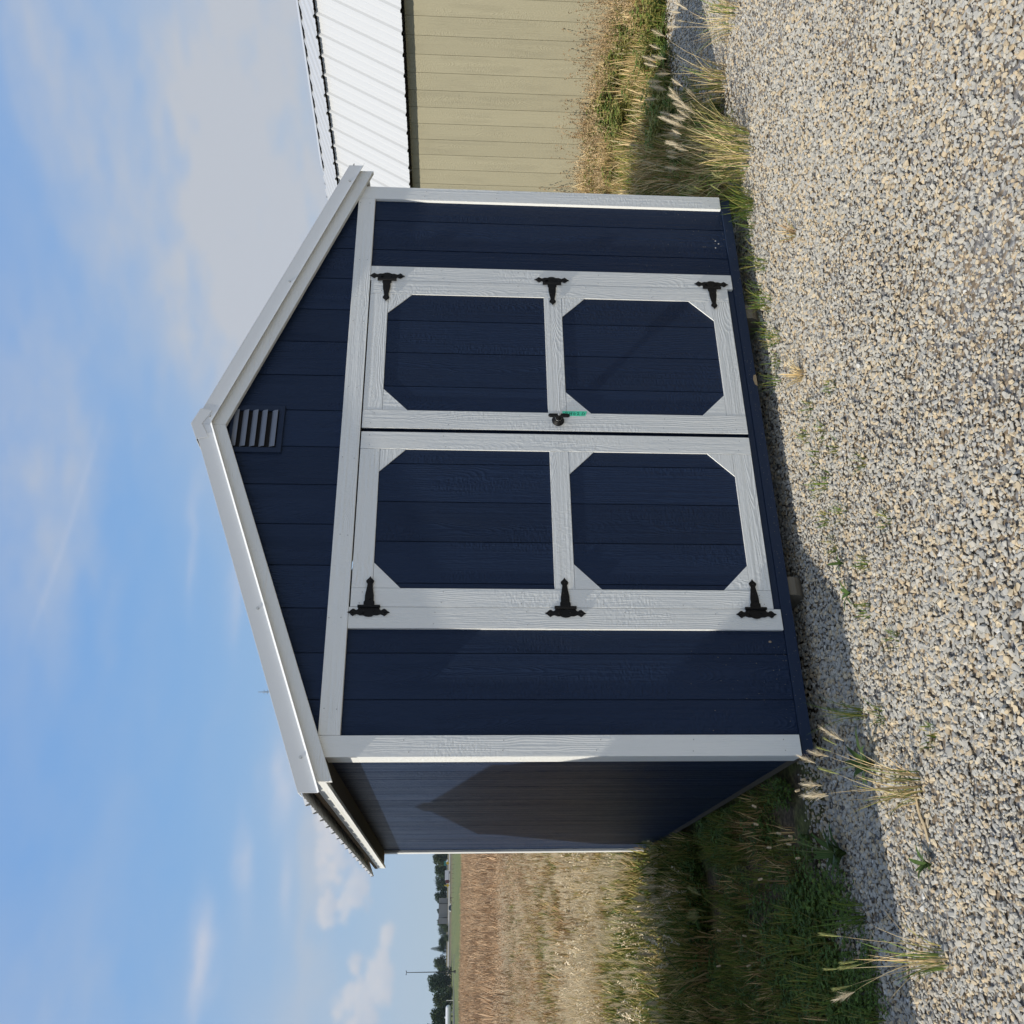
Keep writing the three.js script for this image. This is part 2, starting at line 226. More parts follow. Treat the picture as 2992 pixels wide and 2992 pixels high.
{
  const P = (n, g, m, parent) => part(n, g, m, shed, parent);
  // ---- front wall: backing and planks, tops cut to the roof line
  const under = x => roofY(x) - .06;
  const fw = P('front_wall', prism([[.02, 0], [.645, 0], [.645, 1.95], [2.475, 1.95], [2.475, 0], [3.104, 0], [3.104, under(3.104) - .01], [RX, under(RX) - .01], [.02, under(.02) - .01]], -.04, -.006), M.navyPlain);
  const edges = [.02]; for (let k = 0; k < 14; k++) edges.push(GROOVE0 + PITCH_F * k); edges.push(3.104);
  for (let k = 0; k < edges.length - 1; k++) {
    const x0 = edges[k] + (k ? GAP / 2 : 0), x1 = edges[k + 1] - (k < edges.length - 2 ? GAP / 2 : 0), y0 = (x1 > .67 && x0 < 2.46) ? 1.94 : -.006;
    const tp = [[x1, under(x1)]]; if (x0 < RX && x1 > RX) tp.push([RX, under(RX)]); tp.push([x0, under(x0)]);
    P('plank', prism([[x0, y0], [x1, y0], ...tp], -.0058, 0, 'v', -edges[k] + PITCH * (k % 6) + (k ? 0 : PITCH - .218 + .2), rr(0, TH), .001), pickN(k * 3), fw);
  }
  // ---- side walls and back wall
  for (const s of [0, 1]) {
    const X = s ? 3.104 : .02, dir = s ? 1 : -1;
    const w = P(s ? 'right_wall' : 'left_wall', box(Math.min(X - dir * .04, X - dir * .006), Math.max(X - dir * .04, X - dir * .006), -.01, 2.06, -DEPTH + .02, -.02), M.navyPlain);
    for (let k = 0; k < 18; k++) { const z1 = -.005 - k * PITCH, z0 = Math.max(-DEPTH, z1 - PITCH + GAP); P('plank', ridged(X, dir, z0, z1, -.012, 2.05, -z1 + (k * 2 % 6) * PITCH + PITCH), pickN(k), w); }
    P('sill_board', board(s ? 3.064 : .022, s ? 3.102 : .06, -.06, -.014, -DEPTH, 0, 'h'), M.darkWood, w);
  }
  P('back_wall', prism([[.02, -.01], [3.104, -.01], [3.104, under(3.104)], [RX, under(RX)], [.02, under(.02)]], -DEPTH, -DEPTH + .03), M.navyPlain);
  // ---- floor frame, skids
  P('floor', box(.05, 3.07, -.058, -.012, -DEPTH + .03, -.045, 'h'), M.darkWood);
  const rim = P('rim_board', board(.006, 3.118, -.0585, -.0075, -.04, .008, 'h'), M.navyPlain);
  P('bare_wood_patch', prism([[1.86, -.059], [1.93, -.059], [1.925, -.045], [1.90, -.040], [1.87, -.046]], .0065, .0092, 'h'), M.rawWood, rim);
  for (const x of [.731, 2.297]) {
    const pts = [[-.002, -.0595], [-.002, -.095], [-.012, -.115], [-.035, -.135], [-.07, -.15], [-.1, -.153], [-DEPTH, -.153], [-DEPTH, -.0595]];
    const g = prism(pts.map(p => [p[0], p[1]]), 0, .088, 'h'); placed(g, [x, 0, 0], [0, 0, 1], [0, 1, 0], [-1, 0, 0]); g.translate(.088, 0, 0); P('skid', g, M.skid);
  }
  // ---- corner and header trim
  const corner = (n, x0, x1, z0, z1) => P(n, board(x0, x1, 0, Math.min(under(x0), under(x1)) - .045, z0, z1, 'v'), pickW());
  corner('corner_trim', 0, .089, .0005, .0205); corner('corner_trim', 3.035, 3.124, .0005, .0205);
  P('corner_trim', board(-.0005, .0185, 0, 1.99, -.088, -.0005, 'v'), pickW()); P('corner_trim', board(3.1055, 3.1245, 0, 1.99, -.088, -.0005, 'v'), pickW());
  P('corner_trim', board(-.0005, .0185, 0, 1.99, -DEPTH - .02, -DEPTH + .07, 'v'), pickW()); P('corner_trim', board(3.1055, 3.1245, 0, 1.99, -DEPTH - .02, -DEPTH + .07, 'v'), pickW());
  P('header_trim', board(.0895, 3.0345, 1.9315, 2.0225, .0005, .021, 'h'), pickW());
  // ---- door casings
  P('door_casing', board(.5545, .6526, -.001, 1.931, .0005, .0182, 'v'), pickW()); P('door_casing', board(2.4689, 2.565, -.001, 1.931, .0005, .0182, 'v'), pickW());
  // ---- doors
  const door = (x0, x1, sOut, sIn, mir, grooves) => {   // outer and inner stile limits
    const yB = .030, yT = 1.9255, za = -.012, zb = .0118, zf = .0188;
    const d = P('door', box(x0 + .004, x1 - .004, yB + .004, yT - .004, za, zb - .006, 'v'), M.navyPlain);
    const ed = [x0 + .002, ...grooves, x1 - .002];
    for (let k = 0; k < ed.length - 1; k++) P('plank', box(ed[k] + GAP / 2, ed[k + 1] - GAP / 2, yB + .002, yT - .002, zb - .0055, zb, 'v', -ed[k] + PITCH * ((k * 2 + (mir ? 3 : 0)) % 6), rr(0, TH)), pickN(k * 3 + (mir ? 2 : 0)), d);
    const W = (n, g) => P(n, g, pickW(), d), zs = zb + .0005;
    const [oa, ob] = mir ? [sOut, x1] : [x0, sOut], [ia, ib] = mir ? [x0, sIn] : [sIn, x1];
    W('stile', board(oa, ob, yB, yT, zs, zf, 'v')); W('stile', board(ia, ib, yB, yT, zs, zf + .0008, 'v'));
    const rl = Math.min(ob, ib) + .0006, rh = Math.max(oa, ia) - .0006;
    W('rail', board(rl, rh, 1.832, yT, zs, zf - .0006, 'h')); W('rail', board(rl, rh, .928, 1.0197, zs, zf - .0004, 'h')); W('rail', board(rl, rh, yB, .125, zs, zf - .0005, 'h'));
    const q = .121, e = .0006;
    const gus = (x, y, sx, sy) => W('gusset', prism(((sx * sy) > 0 ? [[x, y], [x + sx * q, y], [x, y + sy * q]] : [[x, y], [x, y + sy * q], [x + sx * q, y]]), zs, zf - .001, sx > 0 ? 'v' : 'h', rr(0, TW), rr(0, TH), .0008));
    gus(rl + e, 1.8315 - e, 1, -1); gus(rh - e, 1.8315 - e, -1, -1);
    gus(rl + e, .9275 - e, 1, -1); gus(rh - e, .9275 - e, -1, -1); gus(rl + e, .1255 + e, 1, 1); gus(rh - e, .1255 + e, -1, 1);
    return d;
  };
  const doorL = door(.6535, 1.5475, .7415, 1.453, false, [.768, .972, 1.175, 1.377]);
  const doorR = door(1.5685, 2.468, 2.3825, 1.671, true, [1.613, 1.8145, 2.0165, 2.217, 2.419]);
  tag(doorL, 'left door leaf without a handle'); tag(doorR, 'door leaf with the black T handle and green tape');
  P('threshold', board(.646, 2.474, -.0068, .0265, -.03, .002, 'h'), M.navyPlain);
  P('astragal', board(1.525, 1.595, .035, 1.92, -.035, -.0125, 'v'), M.navy[1]);
  // ---- T hinges
  const U = .000163, V = .000153;
  const half = [[330, 1055], [400, 1022], [440, 985], [480, 956], [530, 960], [565, 990], [600, 992], [632, 968], [640, 930], [940, 930]], low = [[940, 1185], [860, 1175], [790, 1140], [700, 1145], [600, 1110], [550, 1130], [490, 1165], [440, 1130], [400, 1090]];
  const up = pts => pts.map(([a, b]) => [(1055 - b) * U, (940 - a) * V]);
  const plateHalf = up(half), plateLow = up(low), mirY = p => [p[0], -p[1]];
  const plate = [...plateHalf, ...plateHalf.slice(0, -1).reverse().map(mirY), ...plateLow.slice().reverse().slice(0, -1).map(mirY), ...plateLow];
  const strapHalf = [[.0277, .0237], [.0318, .0237], [.0481, .0237], [.0533, .0195], [.0676, .0197], [.0774, .0195], [.128, .0112], [.132, .0112], [.140, .0165], [.1467, .0175], [.1524, .0135], [.1592, .006], [.1687, 0]];
  const strap = [...strapHalf, ...strapHalf.slice(0, -1).reverse().map(mirY)];
  const hinge = (x, y, s, z) => {
    const place = g => { if (s < 0) { g.scale(-1, 1, 1); const ix = g.attributes.position.count; for (const n of ['position', 'normal', 'uv']) { const a = g.attributes[n]; for (let i = 0; i < ix; i += 3) for (let c = 0; c < a.itemSize; c++) { const t = a.array[(i + 1) * a.itemSize + c]; a.array[(i + 1) * a.itemSize + c] = a.array[(i + 2) * a.itemSize + c]; a.array[(i + 2) * a.itemSize + c] = t; } } } g.translate(x, y, z); return g; };
    const h = P('hinge', place(prism(plate, 0, .003, 'v', 0, 0, .0007)), M.black);
    P('strap', place(prism(strap, .0036, .0066, 'v', 0, 0, .0007)), M.black, h);
    const cy = (r, l, py, px = .0265, pz = .0055) => { const c = new THREE.CylinderGeometry(r, r, l, 12); c.translate(px, py, pz); return place(c.toNonIndexed()); };
    P('knuckle', cy(.0068, .098, 0), M.black, h);
    for (const [px, py] of [[0, .072], [0, -.072], [.004, .024], [.004, -.022]]) { const c = new THREE.SphereGeometry(.0042, 8, 5, 0, 6.3, 0, 1.57); c.rotateX(Math.PI / 2); c.translate(px, py, .003); P('screw', place(c.toNonIndexed()), M.black, h); }
    for (const px of [.143, .095, .06]) { const c = new THREE.SphereGeometry(.0042, 8, 5, 0, 6.3, 0, 1.57); c.rotateX(Math.PI / 2); c.translate(px, px > .07 && px < .1 ? .004 : -.003, .0066); P('screw', place(c.toNonIndexed()), M.black, h); }
    const b = new THREE.CylinderGeometry(.0075, .0085, .005, 6); b.rotateX(Math.PI / 2); b.translate(.001, .027, .0055); P('bolt', place(b.toNonIndexed()), M.black, h);
  };
  for (const y of [1.8432, .9748, .1145]) { hinge(.626, y, 1, .0205); hinge(2.497, y, -1, .0205); }
  // ---- T handle and the tape on it
  const hx = 1.6245, hy = .9725, hz0 = .0202;
  const lathe = (pts, seg = 24) => { const g = new THREE.LatheGeometry(pts.map(p => new THREE.Vector2(...p)), seg); g.rotateX(Math.PI / 2); return g; };
  const hd = P('door_handle', lathe([[.0001, 0], [.030, 0], [.0305, .005], [.026, .010], [.021, .015], [.020, .024], [.0001, .024]]).translate(hx, hy, hz0), M.black);
  P('spindle', lathe([[.0001, .0235], [.015, .0235], [.013, .032], [.016, .040], [.0001, .041]]).translate(hx, hy, hz0), M.black, hd);
  const ring = new THREE.TorusGeometry(.0155, .0012, 6, 24); P('collar_ring', ring.translate(hx, hy, hz0 + .0255), M.steel, hd);
  const bar = new THREE.CapsuleGeometry(.0098, .086, 5, 14); { const p = bar.attributes.position; for (let i = 0; i < p.count; i++) { const t = 1 + .35 * (1 - Math.min(1, Math.abs(p.getY(i)) / .048)); p.setXYZ(i, p.getX(i) * t, p.getY(i), p.getZ(i) * .85 * t); } bar.computeVertexNormals(); }
  P('grip', bar.translate(hx, hy, hz0 + .05), M.black, hd);
  P('key_cylinder', lathe([[.0001, 0], [.0075, 0], [.0075, .002], [.0001, .0022]]).translate(hx, hy, hz0 + .0612), M.steel, hd);
  const cv = document.createElement('canvas'); cv.width = 512; cv.height = 128; const cx = cv.getContext('2d');
  cx.fillStyle = '#52e8bb'; cx.fillRect(0, 0, 512, 128); cx.strokeStyle = '#053f33'; cx.lineWidth = 11; cx.lineCap = 'round'; cx.lineJoin = 'round';
  const pen = pts => { cx.beginPath(); pts.forEach((p, i) => i ? cx.lineTo(p[0], p[1]) : cx.moveTo(p[0], p[1])); cx.stroke(); };
  pen([[60, 46], [78, 28], [98, 34], [100, 52], [80, 74], [58, 100], [84, 94], [112, 98]]); pen([[16, 64], [60, 68], [96, 62]]);    // 2, with the pen dash before it
  pen([[158, 34], [140, 100]]); pen([[196, 30], [180, 100]]); pen([[142, 72], [192, 66]]);                                              // H
  pen([[246, 46], [232, 66], [236, 94], [256, 98], [268, 76], [262, 50], [246, 46]]);                                               // 0
  pen([[300, 52], [318, 34], [342, 40], [340, 62], [304, 98], [330, 92], [356, 98]]);                                                  // 2
  pen([[420, 36], [400, 98]]); pen([[414, 36], [446, 40], [462, 62], [448, 90], [398, 98]]);                                         // D
  const ct = new THREE.CanvasTexture(cv); ct.colorSpace = THREE.SRGBColorSpace; ct.magFilter = THREE.LinearFilter;
  const tp = prism([[1.655, .836], [1.682, .827], [1.6805, .949], [1.653, .949]], .0206, .021);
  { const p = tp.attributes.position, uv = tp.attributes.uv; for (let i = 0; i < p.count; i++) uv.setXY(i, (.949 - p.getY(i)) / .122, (p.getX(i) - 1.653) / .0285); }
  P('tape_label', tp, mat(L(1, 1, 1), .5, { map: ct }), doorR);
  // ---- gable vent
  const vent = P('gable_vent', (() => { const s = new THREE.Shape(); const r = (s2, x0, x1, y0, y1) => { s2.moveTo(x0, y0); s2.lineTo(x1, y0); s2.lineTo(x1, y1); s2.lineTo(x0, y1); s2.closePath(); }; r(s, 1.428, 1.688, 2.2995, 2.556); const h = new THREE.Path(); r(h, 1.457, 1.659, 2.328, 2.532); s.holes.push(h); const g = new THREE.ExtrudeGeometry(s, { depth: .006, bevelEnabled: true, bevelSize: .003, bevelThickness: .003, bevelOffset: -.003, bevelSegments: 2 }); g.translate(0, 0, .003); return uvm(g); })(), M.navyPlain);
  P('screen', box(1.457, 1.659, 2.328, 2.532, .0006, .002), M.dark, vent);
  for (let k = 0; k < 5; k++) {
    const y = 2.361 + k * .0447; const c = new THREE.Shape(); c.moveTo(0, .004); c.quadraticCurveTo(.012, .002, .019, -.026); c.lineTo(.0175, -.026); c.quadraticCurveTo(.0105, .0, 0, .0025); c.closePath();
    const g = new THREE.ExtrudeGeometry(c, { depth: .201, bevelEnabled: false, curveSegments: 8 }); placed(g, [1.6585, y - (k ? 0 : .004), .0035], [0, 0, 1], [0, 1, 0], [-1, 0, 0]); P('louvre', g, mat(L(.20, .22, .26), .35), vent);
  }
  // ---- roof: ribbed metal sheets, purlins, eave fascias, rake boards and trims
  const rise = Math.atan(SLOPE), cs = Math.cos(rise), sn = Math.sin(rise), run = (RX + .157) / cs;
  for (const s of [-1, 1]) {   // -1: left slope
    const sv = [s * cs, -sn, 0], nv = [s * sn, cs, 0], av = [0, 0, -s];    // av x nv = sv
    const g = ribSheet(DEPTH + .085, run, .071); placed(g, [RX, RY - .012, s > 0 ? .045 : -DEPTH - .04], av, nv, sv); P('roof_sheet', g, M.roof);
    const F = (a, b) => s < 0 ? [a, b] : [2 * RX - b, 2 * RX - a];
    let [a, b] = F(-.1, -.082); P('eave_fascia', board(a, b, 1.975, 2.034, -DEPTH - .03, .0195, 'h'), pickW());
    [a, b] = F(-.1035, -.04); const pu = P('purlin', box(a, b, 2.0345, 2.0535, -3.02, .03, 'h'), M.wood); P('purlin_end', box(a, b, 2.0335, 2.0525, -DEPTH - .03, -3.035, 'h'), M.wood, pu);
    [a, b] = F(-.0815, .019); P('soffit', box(a, b, 1.985, 2.002, -DEPTH - .02, .018, 'h'), M.darkWood);
    for (const [y0, y1, z0, z1, nm] of [[-.144, -.06, .021, .046, 'rake_board']]) {
      const pts = s < 0 ? [[-.1, roofY(-.1) + y0], [RX - .0004, RY + y0], [RX - .0004, RY + y1], [-.1, roofY(-.1) + y1]] : [[RX + .0004, RY + y0], [3.212, roofY(3.212) + y0], [3.212, roofY(3.212) + y1], [RX + .0004, RY + y1]];
      P(nm, prism(pts, z0, z1, 'h', rr(0, TW), rr(0, TH), .001), M.white[0]);
    }
    // folded metal rake trim: face, top flange, outward hem
    const e = s < 0 ? -.145 : 3.248, y = x => roofY(x);
    const seg = (d0, d1, z0, z1, over = 0) => { const xi = RX - s * over; const pts = [[e, y(e) + d0], [xi, RY + SLOPE * (over) + d0], [xi, RY + SLOPE * over + d1], [e, y(e) + d1]]; return prism(s < 0 ? pts : pts.map(p => p).reverse(), z0, z1, 'h', 0, 0, .0006); };
    const dz = s < 0 ? 0 : .0016;
    const rt = P('rake_trim', seg(-.074, .0, .0465 + dz, .0485 + dz), M.metal);
    P('top_flange', seg(.0002, .0035, -.05, .0485 + dz), M.metal, rt);
    const hem = seg(-.0105, 0, .0, .0016); // hem plate turned outwards and down
    hem.translate(0, -.0735, 0); { const p = hem.attributes.position; for (let i = 0; i < p.count; i++) { const x = p.getX(i), yy = p.getY(i), d = (y(x) - .0735) - yy; p.setZ(i, .0475 + dz + d * 1.9 + p.getZ(i)); p.setY(i, yy + d * .1); } hem.computeVertexNormals(); }
    P('hem', hem, M.metal, rt);
    for (const x of s < 0 ? [-.005, .632] : [1.60, 2.419, 3.128]) { const c = new THREE.CylinderGeometry(.0055, .006, .006, 6); c.rotateX(Math.PI / 2); c.translate(x, y(x) - .048, .0515 + dz); const w = P('screw', c, M.steel, rt); const c2 = new THREE.CylinderGeometry(.0075, .0075, .002, 14); c2.rotateX(Math.PI / 2); c2.translate(x, y(x) - .048, .0495 + dz); P('washer', c2, M.steel, rt); }
  }
  // ridge: folded end cap over the trims, and the cap along the ridge
  const capPts = [[RX - .085, RY - SLOPE * .085 + .012], [RX, RY + .016], [RX + .085, RY - SLOPE * .085 + .012], [RX + .073, RY - SLOPE * .085 - .044], [RX, RY - .036], [RX - .073, RY - SLOPE * .085 - .044]];
  P('ridge_end_cap', prism(capPts.slice().reverse(), .0512, .0528, 'h', 0, 0, .0005), M.metal);
  const rc = []; for (const s of [-1, 1]) { const g = new THREE.BoxGeometry(.09, .0018, DEPTH + .08); g.rotateZ(-s * rise); g.translate(RX + s * .045 * cs, RY + .0135 - .045 * sn, -DEPTH / 2 - .009); rc.push(g); }
  P('ridge_cap', mergeGeometries(rc), M.roof);
  // a stone-chip splash and a stuck dry seed on the lower boards
  const spl = (x, y, z, r) => { const g = new THREE.IcosahedronGeometry(r, 0); g.scale(1, 1.3, .4); g.translate(x, y, z); return g; };
  P('mud_speck', (() => { const g = spl(.505, .062, .001, .006); g.scale(1, 1, 1); return g; })(), mat(L(.35, .27, .19), .9), fw);
  const nails = [], nail = (x, y, z) => { const g = new THREE.CylinderGeometry(.0026, .0026, .0012, 7); g.rotateX(Math.PI / 2); g.translate(x + rr(-.004, .004), y + rr(-.012, .012), z); nails.push(g); };
  for (const x of [.022, .066, 3.058, 3.10]) for (let y = .06; y < 1.95; y += .4) nail(x, y, .0208);
  for (let x = .2; x < 3; x += .4) for (const y of [1.953, 2.002]) nail(x, y, .0213);
  for (const x of [.575, .63, 2.49, 2.545]) for (let y = .3; y < 1.9; y += .42) nail(x, y, .0185);
  for (const x of [.672, .722, 1.472, 1.528, 1.592, 1.648, 2.402, 2.45]) for (let y = .08; y < 1.9; y += .36) nail(x, y, .0192);
  tag(P('nail_heads', mergeGeometries(nails), mat(L(.50, .50, .48), .6)), null, null, null, 'stuff');
  const specks = []; for (let i = 0; i < 110; i++) { const x = rnd() < .5 ? rr(.1, .55) : rr(2.57, 3.03), y = Math.pow(rnd(), 2.2) * .45; specks.push(spl(x, y, .0004, rr(.0008, .0021))); } for (let i = 0; i < 120; i++) specks.push(spl(rr(.02, 3.1), rr(-.055, -.01), .0082, rr(.0008, .002)));
  tag(P('dust_specks', mergeGeometries(specks), mat(L(.20, .19, .165), .95)), null, null, null, 'stuff');
  for (const [x, y] of [[2.82, .05], [2.80, .035], [2.77, .055]]) P('paint_speck', spl(x, y, .001, .0035), mat(L(.6, .6, .58), .8), fw);
}

// ribbed steel sheet: a along the ridge, n the normal, s down the slope; ribs every 9 inches
function ribSheet(len, sl, first = .1) {
  const R = .2286, topL = [[0, 0]]; const add = (a, n) => { if (a > 0 && a < len) topL.push([a, n]); };
  for (let k = -1; first + k * R < len + .1; k++) { const c = first + k * R; add(c - .028, 0); add(c - .011, .0185); add(c + .011, .0185); add(c + .028, 0); for (const q of [R / 3, 2 * R / 3]) { add(c + q - .014, 0); add(c + q - .005, .0035); add(c + q + .005, .0035); add(c + q + .014, 0); } }
  topL.push([len, 0]);
  const pts = [...topL, ...topL.slice().reverse().map(p => [p[0], p[1] - .0018])];
  const g = new THREE.ExtrudeGeometry(new THREE.Shape(pts.slice().reverse().map(p => new THREE.Vector2(...p))), { depth: sl, bevelEnabled: false }); return uvm(g);
}

// ------------------------------------------------------------------ lofted barns (gambrel roofs) either side of the shed
function barn(name, label, pos, turn, z0, z1, wallMats, capZ, wide = 1) {
  const o = thing(name, label, 'barn', pos); o.rotation.y = turn;
  const A = (n, g, m, p = o) => local(n, g, m, p);
  const HW = 1.55 * wide, EX = 1.67 * wide, EY = 2.052, BX = 1.05 * wide, BY = 2.96, TY = 3.285;
  const roofAt = x => { x = Math.abs(x); return x > BX ? lerp(BY, EY, (x - BX) / (EX - BX)) : lerp(TY, BY, x / BX); };
  for (const s of [-1, 1]) {   // long walls, plank by plank
    const w = A('side_wall', box(Math.min(s * (HW - .03), s * (HW - .006)), Math.max(s * (HW - .03), s * (HW - .006)), 0, 2.0, z0 + .01, z1 - .01), wallMats[0]);
    let k = 0; for (let z = z1; z > z0 + .02; z -= PITCH, k++) A('plank', box(Math.min(s * HW, s * (HW - .006)), Math.max(s * HW, s * (HW - .006)), 0, 2.03, Math.max(z0, z - PITCH + GAP), z, 'v', -z + PITCH * (k * 5 % 6) + PITCH, rr(0, TH)), wallMats[k % wallMats.length], w);
  }
  for (const e of [z0, z1]) {  // gable walls
    const dir = e === z1 ? 1 : -1, q = x => roofAt(x) - .02;
    const w = A('gable_wall', prism([[-HW, 0], [HW, 0], [HW, 2.0], [BX, q(BX)], [0, q(0)], [-BX, q(BX)], [-HW, 2.0]], Math.min(e, e - dir * .03), Math.max(e, e - dir * .03)), wallMats[0]);
    for (let k = 0; k < Math.ceil(2 * HW / PITCH); k++) {
      const x0 = -HW + k * PITCH + GAP / 2, x1 = Math.min(HW, x0 + PITCH - GAP), top = [[x1, q(x1)]]; for (const b of [BX, 0, -BX]) if (b > x0 && b < x1) top.push([b, q(b)]); top.push([x0, q(x0)]);
      A('plank', prism([[x0, 0], [x1, 0], ...top], dir > 0 ? e + .0005 : e - .0065, dir > 0 ? e + .0065 : e - .0005, 'v', PITCH * (k % 6) - x0, rr(0, TH)), wallMats[k % wallMats.length], w);
    }
  }
  A('floor', box(-HW + .02, HW - .02, -.07, -.002, z0 + .02, z1 - .02), M.darkWood);
  for (const x of [-1.2, 0, 1.2]) A('skid', box(x - .045, x + .045, -.15, -.071, z0, z1), M.skid);
  const len = z1 - z0 + .16;
  for (const s of [-1, 1]) {
    const slope = (x0, y0, x1, y1, lift, n) => { const dx = x1 - x0, dy = y1 - y0, l = Math.hypot(dx, dy), sv = [s * dx / l, dy / l, 0], nv = [-s * dy / l * 1, dx / l, 0]; const nx = [s * -dy / l, dx / l, 0]; const g = ribSheet(len, l, .1); placed(g, [s * x0 + nx[0] * lift, y0 + nx[1] * lift, s > 0 ? z1 + .08 : z0 - .08], [0, 0, -s], nx, sv); return A(n, g, M.roof); };
    slope(BX, BY, EX, EY, 0, 'lower_roof_sheet');
    slope(0, TY, BX + .045, BY - .014, .03, 'upper_roof_sheet');
  }
  const ra = Math.atan((TY - BY) / BX);
  const cap = []; for (const s of [-1, 1]) { const g = new THREE.BoxGeometry(.16, .002, z1 + .09 - capZ); g.rotateZ(-s * ra); g.translate(s * .08 * Math.cos(ra), TY + .058 - .08 * Math.sin(ra), (z1 + .09 + capZ) / 2); cap.push(g); }
  A('ridge_cap', mergeGeometries(cap), M.roof);
  return o;
}
barn('lofted_barn', 'tan barn with steep white metal roof behind the dry weeds', [9.063, 0, -2.097], 3.604 * DEG, -4.6, 1.7, M.tan, -3.25);
barn('lofted_barn', 'dark brown barn whose gable shades the navy shed', [-1.885, 0, -1.30], Math.PI / 2, -6.1, 0, [M.brown], -6.15, 1.1);

// ------------------------------------------------------------------ gravel stones
{
  const g = new THREE.Group(); g.name = 'gravel_stones'; tag(g, 'loose grey and tan gravel stones covering the lot', 'gravel', null, 'stuff'); scene.add(g);
  const shapes = []; for (let k = 0; k < 9; k++) { const pts = [], ax = rr(.75, 1.25), az = rr(.6, 1), ay = rr(.42, .7); for (let i = 0; i < 12; i++) { const v = new THREE.Vector3(rnd() - .5, rnd() - .5, rnd() - .5).normalize().multiplyScalar(rr(.8, 1)); pts.push(new THREE.Vector3(v.x * ax, v.y * ay, v.z * az)); } const c = new ConvexGeometry(pts); c.deleteAttribute('uv'); shapes.push(c); }
  const lists = shapes.map(() => []), col = [[.445, .44, .41], [.41, .405, .385], [.48, .465, .425], [.55, .465, .335], [.58, .495, .355], [.50, .47, .405], [.35, .35, .335], [.51, .49, .44], [.50, .41, .285], [.46, .45, .415], [.43, .425, .40]];
  const sm = mat(L(1, 1, 1), .9);
  const drop = (x, z, s, lay) => { const k = Math.floor(rnd() * shapes.length); lists[k].push([x, z, s, lay]); };
  const fill = (x0, x1, z0, z1, dens, smin, smax) => { const n = Math.round((x1 - x0) * (z1 - z0) * dens); for (let i = 0; i < n; i++) { const x = rr(x0, x1), z = rr(z0, z1); const e = z - lotEdge(x); if (e < -.08 || (e < .3 && rnd() > .25 + 2.4 * e) || (z < -.34 && x > .1 && x < 3)) continue; const q = rnd(); drop(x, z, lerp(smin, smax, Math.pow(q, 1.7)) * (.8 + .45 * fbm(x * 2.2, z * 2.2, 44, 2)), rnd()); } };
  fill(-2.2, 3.4, -.6, 2.7, 7000, .0058, .0160);
  fill(3.4, 7.4, -1.7, 2.7, 5200, .006, .0155);
  fill(7.4, 10, -1, 2.7, 1500, .008, .017);
  fill(-2.2, 4.5, 0, 2.7, 70, .014, .022);
  const m4 = new THREE.Matrix4(), e = new THREE.Euler(), q = new THREE.Quaternion(), v = new THREE.Vector3(), sc = new THREE.Vector3(), c = new THREE.Color();
  lists.forEach((l, k) => {
    const im = new THREE.InstancedMesh(shapes[k], sm, l.length); im.name = 'stone'; shadow(im);
    l.forEach(([x, z, s, lay], i) => {
      const mound = .012 * (fbm(x * 1.7, z * 1.7, 45, 3) - .5);
      e.set(rr(-.38, .38), rr(0, 6.28), rr(-.38, .38)); m4.compose(v.set(x, GY - .004 + mound + s * (.0 + .5 * lay), z), q.setFromEuler(e), sc.set(s, s, s)); im.setMatrixAt(i, m4);
      const w = rnd(), b = rr(.88, 1.1), cc = w < .003 ? [.66, .66, .64] : col[Math.floor(Math.pow(rnd(), .9) * col.length)]; im.setColorAt(i, c.setRGB(cc[0] * b * 1.01, cc[1] * b * .99, cc[2] * b * .94));
    });
    g.add(im);
  });
}

// ------------------------------------------------------------------ grass and weeds
// blades of one tuft in one geometry; every blade one flat tone (vertex colour) of its own
function bladeSet(list) {   // {x,z,len,w,phi,lean,droop,c}
  const p = [], col = [], ix = []; const T = [0, .3, .62, .85, 1];
  for (const b of list) {
    const o = p.length / 3, dx = Math.cos(b.phi), dz = Math.sin(b.phi), sx = Math.cos(b.phi + (b.tw ?? 1.57)), sz = Math.sin(b.phi + (b.tw ?? 1.57));
    T.forEach((t, k) => { const r = b.lean * b.len * Math.pow(t, 1.7), y = b.len * (t * Math.sqrt(Math.max(.05, 1 - b.lean * b.lean * .6)) - b.droop * t * t * t), w = k === 4 ? 0 : b.w * .5 * (b.leaf ? Math.sin(Math.PI * (.12 + .82 * t)) : 1 - .75 * t * t); for (const s of k === 4 ? [0] : [-1, 1]) { p.push(b.x + dx * r + sx * w * s, (b.y ?? 0) + y, b.z + dz * r + sz * w * s); col.push(...b.c); } });
    for (let k = 0; k < 3; k++) { const a = o + 2 * k; ix.push(a, a + 1, a + 2, a + 1, a + 3, a + 2); } ix.push(o + 6, o + 7, o + 8);
  }
  const g = new THREE.BufferGeometry(); g.setAttribute('position', new THREE.Float32BufferAttribute(p, 3)); g.setAttribute('color', new THREE.Float32BufferAttribute(col, 3)); g.setIndex(ix); g.computeVertexNormals(); return g;
}
const tone = (c, v = .25) => { const k = rr(1 - v, 1 + v), h = rr(-.06, .06); return [c[0] * k * (1 + h), c[1] * k, c[2] * k * (1 - h)]; };
const GREEN = [.17, .245, .05], GREEN2 = [.12, .20, .045], OLIVE = [.34, .32, .09], STRAW = [.62, .46, .22], STRAW2 = [.70, .56, .31], RUST = [.43, .27, .12], CREAM = [.82, .71, .51], SEED = [.38, .27, .15];
const leafMat = new THREE.MeshPhysicalMaterial({ color: 0xffffff, vertexColors: true, roughness: .75, transmission: .3, thickness: 0, ior: 1.3, specularIntensity: .4, side: THREE.DoubleSide });
const dryMat = mat(L(1, 1, 1), .85, { vertexColors: true, side: THREE.DoubleSide });
